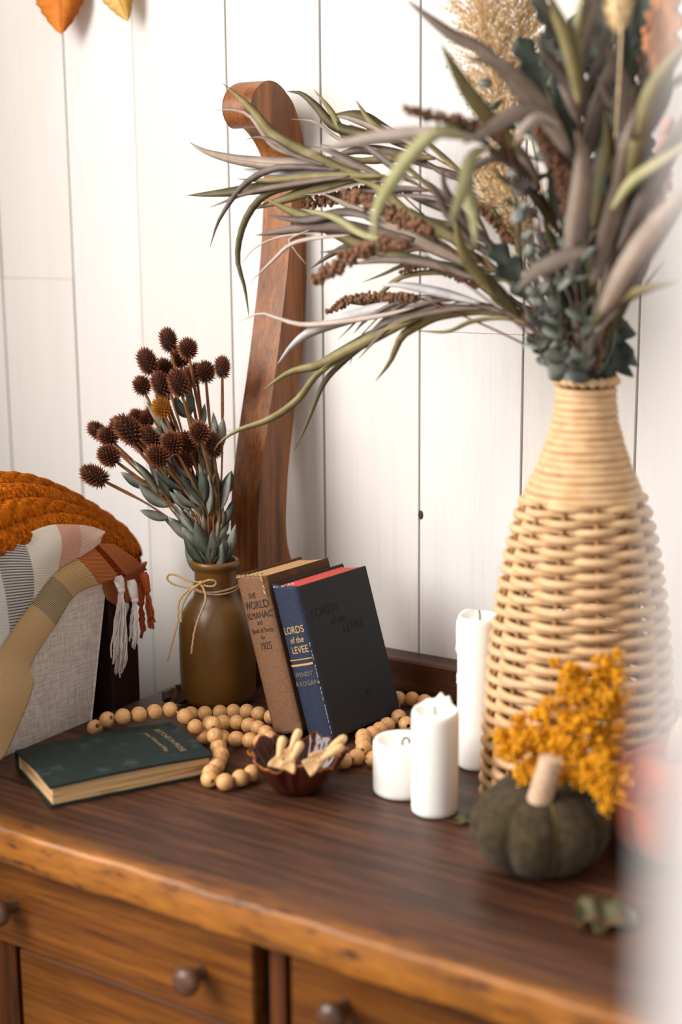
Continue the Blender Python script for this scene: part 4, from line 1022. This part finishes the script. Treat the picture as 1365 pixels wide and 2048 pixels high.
# --- upright branch
b6, P6 = branch('upright willow branch rising straight above the vase mouth', [(1150, 640), (1165, 480), (1165, 330), (1158, 190), (1145, 60)], 0, 1.34, 1.20, sm='stem_red')
for pts, wp, mt, d0, d1 in [
 ([(1092, -30), (1110, 20), (1135, 80), (1150, 140), (1160, 210)], 34, 'olive', 1.19, 1.21),
 ([(1172, -30), (1160, 30), (1152, 90), (1158, 200)], 28, 'olive_l', 1.19, 1.21),
 ([(1212, 90), (1236, 138), (1253, 195), (1256, 260), (1225, 330)], 40, 'taupe_d', 1.20, 1.25),
 ([(1153, 260), (1166, 312), (1163, 390), (1150, 470), (1150, 540)], 48, 'taupe', 1.16, 1.25),
 ([(1196, 150), (1215, 200), (1238, 240), (1240, 320)], 18, 'taupe', 1.22, 1.26),
 ([(1211, 217), (1218, 292), (1205, 370), (1188, 460)], 38, 'olive_d', 1.20, 1.26),
 ([(1060, 250), (1100, 330), (1140, 400), (1170, 500)], 26, 'mauve', 1.30, 1.32),
 ([(1085, 160), (1120, 230), (1160, 300), (1180, 420)], 22, 'olive_d', 1.30, 1.32)]:
    lf(b6, pts, wp, mt, 0, d0, d1, roll=random.uniform(-.2, .2), tw=0.15)
filler(b6, P6, 30, 0.22, 0.95, ['taupe_d', 'olive_d', 'mauve', 'oakleaf', 'taupe'], (150, 240), (22, 38))
# --- right branch
b7, P7 = branch('willow branch fanning out to the right edge', [(1180, 660), (1205, 540), (1235, 400), (1280, 260), (1330, 140)], 0, 1.34, 1.15)
for pts, wp, mt, d0, d1 in [
 ([(1276, 212), (1256, 283), (1241, 370), (1216, 463), (1187, 570)], 42, 'taupe', 1.15, 1.26),
 ([(1392, 60), (1340, 125), (1300, 200), (1275, 300), (1262, 380)], 44, 'olive', 1.12, 1.2),
 ([(1400, 265), (1330, 318), (1268, 362), (1225, 420)], 28, 'olive_l', 1.12, 1.2),
 ([(1400, 330), (1340, 420), (1290, 490), (1240, 570), (1205, 630)], 58, 'taupe', 1.08, 1.22),
 ([(1400, 180), (1340, 290), (1290, 400), (1240, 500)], 44, 'taupe_d', 1.12, 1.22),
 ([(1356, 563), (1285, 580), (1226, 611), (1185, 650)], 25, 'olive', 1.18, 1.27),
 ([(1246, 528), (1255, 580), (1236, 630), (1205, 690)], 26, 'olive_d', 1.24, 1.3),
 ([(1168, 699), (1192, 667), (1226, 628), (1250, 600)], 11, 'taupe', 1.27, 1.27),
 ([(1310, 500), (1280, 560), (1240, 610), (1200, 660)], 16, 'mauve', 1.28, 1.3),
 ([(1330, 520), (1290, 570), (1240, 625)], 6, 'taupe_d', 1.28, 1.3),
 ([(1225, 480), (1215, 560), (1195, 640), (1180, 720)], 26, 'taupe_d', 1.25, 1.3)]:
    lf(b7, pts, wp, mt, 0, d0, d1, roll=random.uniform(-.2, .2), tw=0.15)
filler(b7, P7, 26, 0.25, 0.95, ['taupe_d', 'olive_d', 'mauve', 'oakleaf', 'olive'], (150, 240), (22, 38))

# --- eucalyptus
def euca(label, stem_px, d0, d1, n=12, wpx=26, mats=('euca', 'euca_d')):
    o, P = branch(label, stem_px, 0, d0, d1, 0.0012, 'eucalyptus_sprig', 'eucalyptus', 'eucalyptus sprigs in the wicker vase', 'stem_green')
    for i in range(n):
        t = 0.28+0.72*i/(n-1); j = min(int(t*39), 38); p0 = P[j]; ta = nrm(P[min(j+1, 39)]-P[j-1])
        for sg in (-1, 1):
            a = random.uniform(0, 2*PI); s0 = nrm(np.cross(ta, -FF)); s1 = np.cross(ta, s0)
            d = nrm((s0*math.cos(a)+s1*math.sin(a))*sg+ta*0.5-FF*0.25); L_ = wpx*1.25*(0.75+0.5*random.random())*depth(p0)/FPX
            nn = nrm(-FF*0.8+ta*0.5+np.array([random.uniform(-.6, .6), random.uniform(-.6, .6), 0.4]))
            obj('leaf', MB().leaf([p0, p0+d*L_*0.5+nn*0.001, p0+d*L_], L_*0.95, nn, 8, lambda t: max(0.05, math.sqrt(max(0, 1-(2*t-1.0)**2))), 0.1, 0.0006), M[random.choice(mats)], o)
E_ = [('eucalyptus sprig with blue green leaves left of the vase axis', [(1120, 700), (1085, 600), (1050, 500), (1035, 430), (1040, 360)], 1.32, 1.24, 14, 27),
 ('eucalyptus sprig in front just above the vase mouth', [(1135, 735), (1125, 680), (1120, 620), (1115, 560), (1100, 500)], 1.31, 1.26, 13, 30),
 ('eucalyptus sprig at the right front above the mouth', [(1165, 740), (1170, 690), (1170, 630), (1165, 560), (1150, 480)], 1.30, 1.24, 13, 32),
 ('eucalyptus sprig leaning to the upper left behind the blurred blades', [(1110, 640), (1080, 450), (1040, 330), (1000, 230), (975, 150)], 1.38, 1.36, 14, 28),
 ('eucalyptus sprig in the centre reaching half way up', [(1140, 720), (1110, 560), (1090, 430), (1075, 330), (1065, 240)], 1.36, 1.33, 16, 28),
 ('eucalyptus sprig tucked low at the left of the mouth', [(1105, 745), (1080, 700), (1075, 660), (1085, 600)], 1.33, 1.33, 9, 26),
 ('dark eucalyptus sprig rising at the top right', [(1180, 640), (1215, 430), (1225, 250), (1225, 120), (1200, 20)], 1.38, 1.36, 16, 34)]
for k, (lb, st, d0, d1, n, wpx) in enumerate(E_): euca(lb, st, d0, d1, n, wpx, ('euca', 'euca_d') if k != 6 else ('euca_d', 'euca_d', 'euca'))

# --- lobed oak-type leaves
def lobed(o, base_px, tip_px, wpx, mat, d0, d1, n=28, nl=4, roll=0.0, name='leaf', sharp=0.38):
    a, b = at(*base_px, d0), at(*tip_px, d1); ax = b-a; L_ = np.linalg.norm(ax); t_ = ax/L_
    base = nrm(-FF+nrm(np.cross(ax, -FF))*roll); W_ = nrm(np.cross(t_, base)); N_ = np.cross(W_, t_); w2_ = wpx*0.5*d0/FPX
    V = []; F = []; U = []; cols = 7
    for i in range(n+1):
        t = i/n; env = math.sin(PI*min(1, 0.05+0.95*t))**0.6
        s = abs(((t*nl) % 1)-0.45)/0.55; lw_ = w2_*env*(1-sharp*1.5*s**1.3)
        for j in range(cols):
            x = (j/(cols-1)-0.5)*2
            V.append(a+ax*t+t_*(abs(x)**1.5*lw_*0.35)+W_*x*lw_+N_*(0.12*abs(x)*lw_+0.0018*math.sin(t*9+x*3)-0.010*t*t)); U.append((x*0.5+0.5, t))
    k = len(V); V += [np.array(v)-N_*0.0007 for v in V]; U = U+U
    for i in range(n):
        for j in range(cols-1):
            q = i*cols+j; F += [(q, q+1, q+cols+1, q+cols), (k+q, k+q+cols, k+q+cols+1, k+q+1)]
        q = i*cols; F.append((q, q+cols, k+q+cols, k+q)); q += cols-1; F.append((q, k+q, k+q+cols, q+cols))
    return obj(name, MB().add(V, F, U), M[mat], o)
ob, OP = branch('oak leaf branch of dark green lobed leaves at the top centre', [(1150, 640), (1140, 480), (1120, 300), (1100, 160), (1120, 40)], 0, 1.40, 1.36, 0.002, 'oak_branch', 'branch', None, 'stem_green')
for bp, tp, wp, mt in [((1130, 250), (1040, 70), 80, 'oakleaf'), ((1150, 230), (1090, 60), 70, 'euca_d'), ((1130, 330), (1060, 190), 70, 'oakleaf'), ((1150, 200), (1160, 20), 70, 'oakleaf'), ((1150, 380), (1090, 250), 64, 'oakleaf'), ((1160, 460), (1110, 330), 64, 'oakleaf'), ((1130, 120), (1080, -20), 60, 'euca_d')]:
    lobed(ob, bp, tp, wp, mt, 1.36, 1.34, roll=random.uniform(-.5, .5))
ob2, OP = branch('oak leaf branch of grey green lobed leaves at the top right', [(1180, 640), (1200, 480), (1220, 300), (1235, 160), (1250, 20)], 0, 1.38, 1.28, 0.002, 'oak_branch', 'branch', None, 'stem_green')
for bp, tp, wp, mt in [((1210, 150), (1190, -40), 90, 'euca_d'), ((1230, 220), (1190, 70), 80, 'euca_d'), ((1240, 200), (1280, 20), 90, 'oakleaf'), ((1230, 320), (1290, 160), 80, 'oakleaf'), ((1220, 330), (1190, 190), 70, 'oakleaf'), ((1260, 100), (1300, -60), 80, 'oakleaf'), ((1210, 420), (1230, 280), 80, 'oakleaf'), ((1200, 480), (1160, 330), 70, 'oakleaf'), ((1210, 560), (1250, 400), 76, 'oakleaf'), ((1290, 180), (1310, 50), 66, 'brown_leaf'), ((1180, 420), (1130, 260), 80, 'oakleaf'), ((1200, 360), (1240, 200), 90, 'oakleaf'), ((1250, 420), (1300, 260), 90, 'oakleaf'), ((1160, 330), (1120, 170), 80, 'oakleaf'), ((1240, 520), (1280, 380), 80, 'oakleaf'), ((1180, 250), (1220, 90), 90, 'oakleaf')]:
    lobed(ob2, bp, tp, wp, mt, 1.33, 1.32, roll=random.uniform(-.5, .5))
ob3, OP = branch('oak leaf branch with jagged dark leaves low at the right of the mouth', [(1205, 740), (1225, 700), (1235, 650)], 0, 1.33, 1.33, 0.0016, 'oak_branch', 'branch', None, 'stem_green')
for bp, tp, wp, mt, rl in [((1195, 745), (1262, 640), 84, 'oakleaf', 0.1), ((1200, 750), (1275, 705), 80, 'oakleaf', 0.1), ((1190, 735), (1240, 620), 70, 'oakleaf', -.2), ((1110, 735), (1062, 660), 44, 'oakleaf', 0.2), ((1150, 745), (1145, 650), 60, 'euca_d', 0.1), ((1190, 700), (1175, 570), 70, 'oakleaf', 0.1), ((1120, 700), (1090, 600), 60, 'oakleaf', 0.1), ((1150, 640), (1130, 500), 80, 'oakleaf', 0.1), ((1210, 640), (1225, 480), 76, 'oakleaf', 0.1), ((1060, 600), (985, 480), 70, 'oakleaf', 0.1)]:
    lobed(ob3, bp, tp, wp, mt, 1.345, 1.345, roll=rl, nl=3, sharp=0.5)
tag_ = thing('peach_leaf_branch', 'blurred peach coloured leaf at the top right edge', 'branch', VM-np.array([0, 0, 0.05]))
obj('stem', MB().tube(spline([VM+np.array([0.006, 0, -0.1]), VM+np.array([0.01, 0.0, 0.0]), at(1255, 400, 1.30), at(1310, 150, 1.25)], 24), 0.0014, 6), M['stem_brown'], tag_)
lobed(tag_, (1310, 170), (1345, -30), 84, 'peach_leaf', 1.25, 1.23)
lobed(tag_, (1300, 120), (1325, -10), 60, 'peach_leaf', 1.26, 1.24)

# --- seed spikes
def spike(label, px, off, rpx, d0=None, d1=None, mat='seed', n=300):
    pts = [np.array(p) for p in PX(px, off, d0, d1)]
    o = thing('seed_spike', label, 'seed spike', VM-np.array([0, 0, 0.05]), 'dried seed spikes in the wicker vase')
    full = spline([VM+np.array([0.004, 0, -0.1]), VM+nrm(np.array([pts[-1][0]-VM[0], pts[-1][1]-VM[1], 0]))*0.012]+pts[::-1], 50)
    obj('stem', MB().tube(full, np.linspace(0.0014, 0.0007, 50), 6), M['stem_red'], o)
    P = spline(pts, 40); mb = MB(); r = 1.35*rpx*depth(P[20])/FPX
    for i in range(n):
        t = random.random()**0.9; j = int(t*38); e = r*(0.35+0.65*math.sin(PI*min(1, 0.15+0.75*t)))
        v = nrm(rng.normal(size=3)); mb.ball(P[j]+v*e*random.uniform(0.2, 1.0), r*random.uniform(0.26, 0.42), 6, 4)
    q = obj('seed_cluster', mb, M[mat], o); q['kind'] = 'stuff'
spike('thick brown seed spike pointing left below the middle blades', [(632, 560), (670, 535), (744, 495), (818, 486)], -0.12, 14)
spike('slender brown seed spike lying along the lowest willow branch', [(652, 625), (706, 598), (780, 594), (840, 596)], 0.0, 9)
spike('dark seed spike half hidden behind the upper left blades', [(606, 412), (654, 400), (744, 379), (800, 385)], 0.02, 11)
spike('seed spike crossing behind the taupe blade in the centre left', [(690, 385), (760, 415), (811, 440), (870, 470)], -0.08, 14)
spike('short seed spike above the lowest branch near the vase', [(802, 545), (850, 530), (900, 548), (962, 576)], 0.01, 7)
spike('blurred brown seed spike pointing left at the top centre', [(812, 219), (870, 234), (944, 248), (1010, 280)], 0, 11, 1.2, 1.22)
spike('seed spike standing near the centre among taupe blades', [(1075, 250), (1110, 320), (1130, 390), (1145, 470)], 0, 12, 1.25, 1.28)
spike('dark seed spike right of the far left branch base', [(930, 400), (970, 425), (1000, 455), (1030, 490)], 0, 9, 1.38, 1.38)
spike('pale pink seed spike at the right edge', [(1335, 250), (1325, 330), (1305, 420), (1275, 520)], 0, 18, 1.16, 1.24, 'seed_pink', 200)

# --- pampas and bunny tail
def plume(label, px, d, wpx, n, name='pampas_plume'):
    o = thing(name, label, 'grass plume', VM-np.array([0, 0, 0.05]), 'pampas plumes in the wicker vase')
    pts = [at(x, y, d) for x, y in px]; full = spline([VM+np.array([-0.004, 0.003, -0.1]), VM+np.array([-0.008, 0.006, 0])]+pts[::-1], 60)
    obj('stem', MB().tube(full, np.linspace(0.0015, 0.0006, 60), 6), M['pampas'], o)
    P = spline(pts[::-1], 60); mb = MB(); mpp = d/FPX
    for i in range(int(n*1.4)):
        t = random.random(); j = int(t*58); ta = nrm(P[j+1]-P[j]); w_ = wpx*mpp*(0.3+0.7*math.sin(PI*min(1, 0.12+0.8*t)))
        v = rng.normal(size=3); v = nrm(v-ta*(v@ta)); L_ = w_*random.uniform(0.6, 1.3)
        p0 = P[j]; p1 = p0+ta*L_*0.7+v*L_*0.45; p2 = p0+ta*L_*1.3+v*L_*0.95+np.array([0, 0, -0.25*L_])
        Q = spline([p0, p1, p2], 6); mb.tube(Q, np.linspace(0.0004, 0.0002, 6), 3, caps=False)
        for k in range(12):
            s = Q[2+k % 4]*0.5+Q[3+k % 3 if k % 3 < 3 else 3]*0.5; e = nrm(ta*0.8+v*0.5+rng.normal(size=3)*0.55)*random.uniform(7, 15)*mpp
            b_ = nrm(np.cross(e, rng.normal(size=3)))*0.0008
            mb.add([s-b_, s+b_, s+e], [(0, 1, 2)])
    q = obj('feathery_plume', mb, M['pampas'], o, smooth=False); q['kind'] = 'stuff'
plume('tall tan pampas plume at the top left of the bouquet', [(955, -60), (965, 30), (985, 130), (1010, 240), (1030, 330)], 1.42, 78, 420)
plume('smaller tan pampas plume seen through the leaves above the vase', [(985, 330), (1010, 390), (1035, 440), (1050, 500)], 1.44, 48, 170)
plume('tan pampas plume behind the dark oak leaves at the top', [(1035, -40), (1040, 60), (1050, 160), (1065, 280)], 1.44, 60, 260)
bt = thing('bunny_tail', 'soft tan bunny tail grass head at the top right', 'grass', VM-np.array([0, 0, 0.05]))
hp = at(1238, 18, 1.18)
obj('stem', MB().tube(spline([VM+np.array([0.004, -0.004, -0.1]), VM+np.array([0.006, -0.008, 0]), at(1225, 350, 1.25), at(1243, 85, 1.18), hp], 40), 0.0011, 6), M['pampas'], bt)
mb = MB(); mb.ball(hp, (0.008, 0.008, 0.018), 12, 8)
for i in range(420):
    v = nrm(rng.normal(size=3)); s = hp+v*np.array([0.008, 0.008, 0.018]); e = (v+np.array([0, 0, 0.8]))*0.006; b_ = nrm(np.cross(e, rng.normal(size=3)))*0.0005
    mb.add([s-b_, s+b_, s+e], [(0, 1, 2)])
obj('fluffy_head', mb, M['pampas'], bt, smooth=False)

# ================================================================== PUMPKINS
def pumpkin(label, c, R, Hh, nl, mat, ph, stem_top=None, seam=None):
    o = thing('felt_pumpkin', label, 'pumpkin', (c[0], c[1], 0))
    V = []; F = []; U = []; n = nl*14; m = 26
    for i in range(m):
        p = PI*i/(m-1); rr_ = math.sin(p)**0.82; zz = -math.cos(p)
        for j in range(n):
            t = 2*PI*j/n+ph; g = abs(math.sin(nl*(t-ph)/2)); lob = 1-0.17*(1-g**0.55)
            q = R*(0.06+0.94*rr_)*(lob*rr_+(1-rr_)*0.9)*(1+0.02*math.sin(3*t+1))
            dip = (0.22*math.exp(-(rr_/0.32)**2) if zz > 0 else 0.06*math.exp(-(rr_/0.4)**2))
            z = Hh/2*(1+zz*(1-dip*(1 if zz > 0 else 1)))*(1+0.05*math.cos(t-ph-2)*rr_*(zz > 0))
            V.append((c[0]+q*math.cos(t), c[1]+q*math.sin(t), 0.0004+z)); U.append((j/n, i/(m-1)))
    for i in range(m-1):
        for j in range(n): F.append((i*n+j, i*n+(j+1) % n, (i+1)*n+(j+1) % n, (i+1)*n+j))
    zb = min(v[2] for v in V); V = [(x, y, z-zb+0.0005) for x, y, z in V]
    F += [tuple(range(n-1, -1, -1)), tuple((m-1)*n+j for j in range(n))]
    obj('felt_body', MB().add(V, F, U), mat, o); return o, V, n, m
gc = onZ(1076, 1732)
ph = YAW-PI/2+0.16
gp, GV, gn, gm = pumpkin('dark green felt pumpkin with a twine wrapped stem', gc, 0.0615, 0.083, 8, M['felt_green'], ph)
s0 = at(1082, 1592, 1.235); s1 = at(1104, 1516, 1.225); s0 = s0+nrm(s0-s1)*0.006
ax = nrm(s1-s0); a = nrm(np.cross(ax, [1, 0, 0])); b = np.cross(ax, a); Ls = np.linalg.norm(s1-s0); hel = []
for i in range(22*16):
    t = i/(22*16); r = 0.0098*(1-0.10*t); hel.append(s0+ax*Ls*t+(a*math.cos(i*2*PI/16)+b*math.sin(i*2*PI/16))*r)
mb = MB(); mb.tube(hel, 0.0011, 5); mb.tube([s0, s0+ax*Ls*0.97, s0+ax*Ls*1.01], [0.0098, 0.0088, 0.006], 14)
obj('wrapped_stem', mb, M['twine'], gp)
# seam stitch on the front groove
sm = MB(); P = [np.array(GV[i*gn])*1.0 for i in range(4, 23)]
ctr = np.array([gc[0], gc[1], 0]); P = [p+nrm(np.array([p[0]-gc[0], p[1]-gc[1], 0.0]))*0.0006 for p in P]
obj('seam_stitch', MB().tube(P, 0.0007, 5), M['thread'], gp)
oc = onZ(1326, 1702); _d = oc-VC; oc = VC+nrm(_d)*max(np.linalg.norm(_d), 0.152)
op, _, _, _ = pumpkin('large orange felt pumpkin at the right edge, out of focus', oc, 0.0570, 0.102, 8, M['felt_orange'], 0.4)
obj('wrapped_stem', MB().tube([(oc[0], oc[1], 0.088), (oc[0]+0.004, oc[1], 0.115), (oc[0]+0.010, oc[1], 0.128)], [0.009, 0.008, 0.0075], 14), M['twine'], op)

# --- yellow flower spray behind the green pumpkin
yf = thing('yellow_flowers', 'bunch of mustard yellow dried flowers behind the green pumpkin', 'dried flowers', onZ(1150, 1640))
root = at(1165, 1630, 1.275); root[2] = 0.004
CL = [(1195, 1345, 1.27), (1160, 1370, 1.27), (1120, 1400, 1.27), (1215, 1390, 1.27), (1180, 1420, 1.25), (1140, 1440, 1.25), (1085, 1455, 1.26), (1060, 1490, 1.26), (1110, 1480, 1.25), (1160, 1470, 1.24), (1220, 1440, 1.26), (1200, 1480, 1.25), (1050, 1455, 1.27), (1020, 1500, 1.275), (1090, 1520, 1.25), (1140, 1510, 1.23), (1050, 1530, 1.265), (1185, 1530, 1.22), (1225, 1500, 1.26), (1150, 1550, 1.22), (1205, 1560, 1.20), (1215, 1585, 1.19), (1225, 1350, 1.27), (1145, 1350, 1.275), (1120, 1530, 1.24), (1235, 1410, 1.27), (1080, 1500, 1.26), (1175, 1385, 1.26), (1015, 1480, 1.28), (1100, 1430, 1.265), (1195, 1540, 1.21), (1170, 1500, 1.235)]
for x, y, d in CL:
    c = at(x, y, d+(0.014 if d < 1.255 else 0.004)); sm = MB(); mid = (root+c)/2+np.array([random.uniform(-.006, .006), 0, 0.004]); P = spline([root, mid, c], 12); sm.tube(P, 0.0007, 5)
    fs = obj('stem', sm, M['stem_green'], yf); mb = MB()
    sub = [c+rng.normal(size=3)*np.array([0.0075, 0.006, 0.008]) for q in range(9)]
    for i in range(120):
        p = sub[i % 9]+rng.normal(size=3)*0.0026
        mb.ball(p, random.uniform(0.0012, 0.0023), 5, 4)
    for i in range(10):
        v = rng.normal(size=3)*0.008; mb.tube([c-np.array([0, 0, .004]), c+v], 0.0006, 4)
    obj('floret_cluster', mb, M['yellow'], fs)

# ================================================================== LOOSE LEAVES
def flat_leaf(label, base, tip, wid, mat, lift=0.004, nl=3):
    o = MB(); a = np.array(base); b = np.array(tip); ax = b-a; L_ = np.linalg.norm(ax); W_ = nrm(np.cross(ax, [0, 0, 1])); n = 24; cols = 7; V = []; U = []; F = []
    for i in range(n+1):
        t = i/n; env = math.sin(PI*min(1, .04+.96*t))**.6; s = abs(((t*nl) % 1)-.45)/.55; lw_ = wid/2*env*(1-.5*s)
        for j in range(cols):
            x = (j/(cols-1)-.5)*2; V.append(a+ax*t+ax/L_*abs(x)*lw_*.3+W_*x*lw_+np.array([0, 0, 0.0012+lift*(abs(x)*0.8+0.5*math.sin(t*7)**2+x*0.3)])); U.append((x*.5+.5, t))
    k = len(V); V += [v-np.array([0, 0, .0007]) for v in V]; U = U+U
    for i in range(n):
        for j in range(cols-1):
            q = i*cols+j; F += [(q, q+1, q+cols+1, q+cols), (k+q, k+q+cols, k+q+cols+1, k+q+1)]
        q = i*cols; F.append((q, q+cols, k+q+cols, k+q)); q += cols-1; F.append((q, k+q, k+q+cols, q+cols))
    return tag(obj('fallen_leaf', o.add(V, F, U), M[mat], origin=tuple(a)), label, 'leaf')
flat_leaf('small dark green leaf peeking from the left of the green pumpkin', onZ(985, 1640), onZ(908, 1648), 0.022, 'olive_d', 0.003)
flat_leaf('grey green leaf lying on the dresser at the lower right', onZ(1275, 1856), onZ(1150, 1846), 0.056, 'olive_d', 0.010)
flat_leaf('brown curled dry leaf on the dresser left of the brown jar', onZ(400, 1412), onZ(325, 1406), 0.030, 'brown_leaf', 0.010)
flat_leaf('thin brown dry leaf close behind the jar', onZ(395, 1394), onZ(352, 1387), 0.014, 'brown_leaf', 0.008)
def hang_leaf(label, top_px, tip_px, wpx, mat, d):
    o = tag(bpy.data.objects.new('autumn_leaf', None), label, 'leaf'); COL.objects.link(o); a = at(*top_px, d); o.location = a; INV[o.name] = Matrix.Translation(-Vector(a)); o.matrix_world = Matrix.Translation(Vector(a))
    P = [a, at((top_px[0]+tip_px[0])/2+4, (top_px[1]+tip_px[1])/2, d-0.006), at(*tip_px, d-0.002)]
    w0 = wpx*d/FPX; n = 40
    mb = MB().leaf(P, w0, None, n, lambda t: (math.sin(PI*min(1, .08+.92*t))**.7)*(1+0.05*math.sin(t*60))*(1.0 if t < .5 else 1-(t-.5)*0.35), 0.12, 0.0006)
    obj('blade', mb, M[mat], o); obj('leaf_stalk', MB().tube([a, a+np.array([0.002, 0.004, 0.03])], 0.0009, 5), M['stem_brown'], o)
wd_ = depth(onY(120, 30, YWALL-0.03))
hang_leaf('orange autumn leaf hanging at the top left corner', (108, -95), (122, 68), 108, 'orange_leaf', wd_)
hang_leaf('yellowing autumn leaf hanging right of the orange one', (195, -85), (256, 42), 74, 'yellow_leaf', depth(onY(230, 10, YWALL-0.03)))
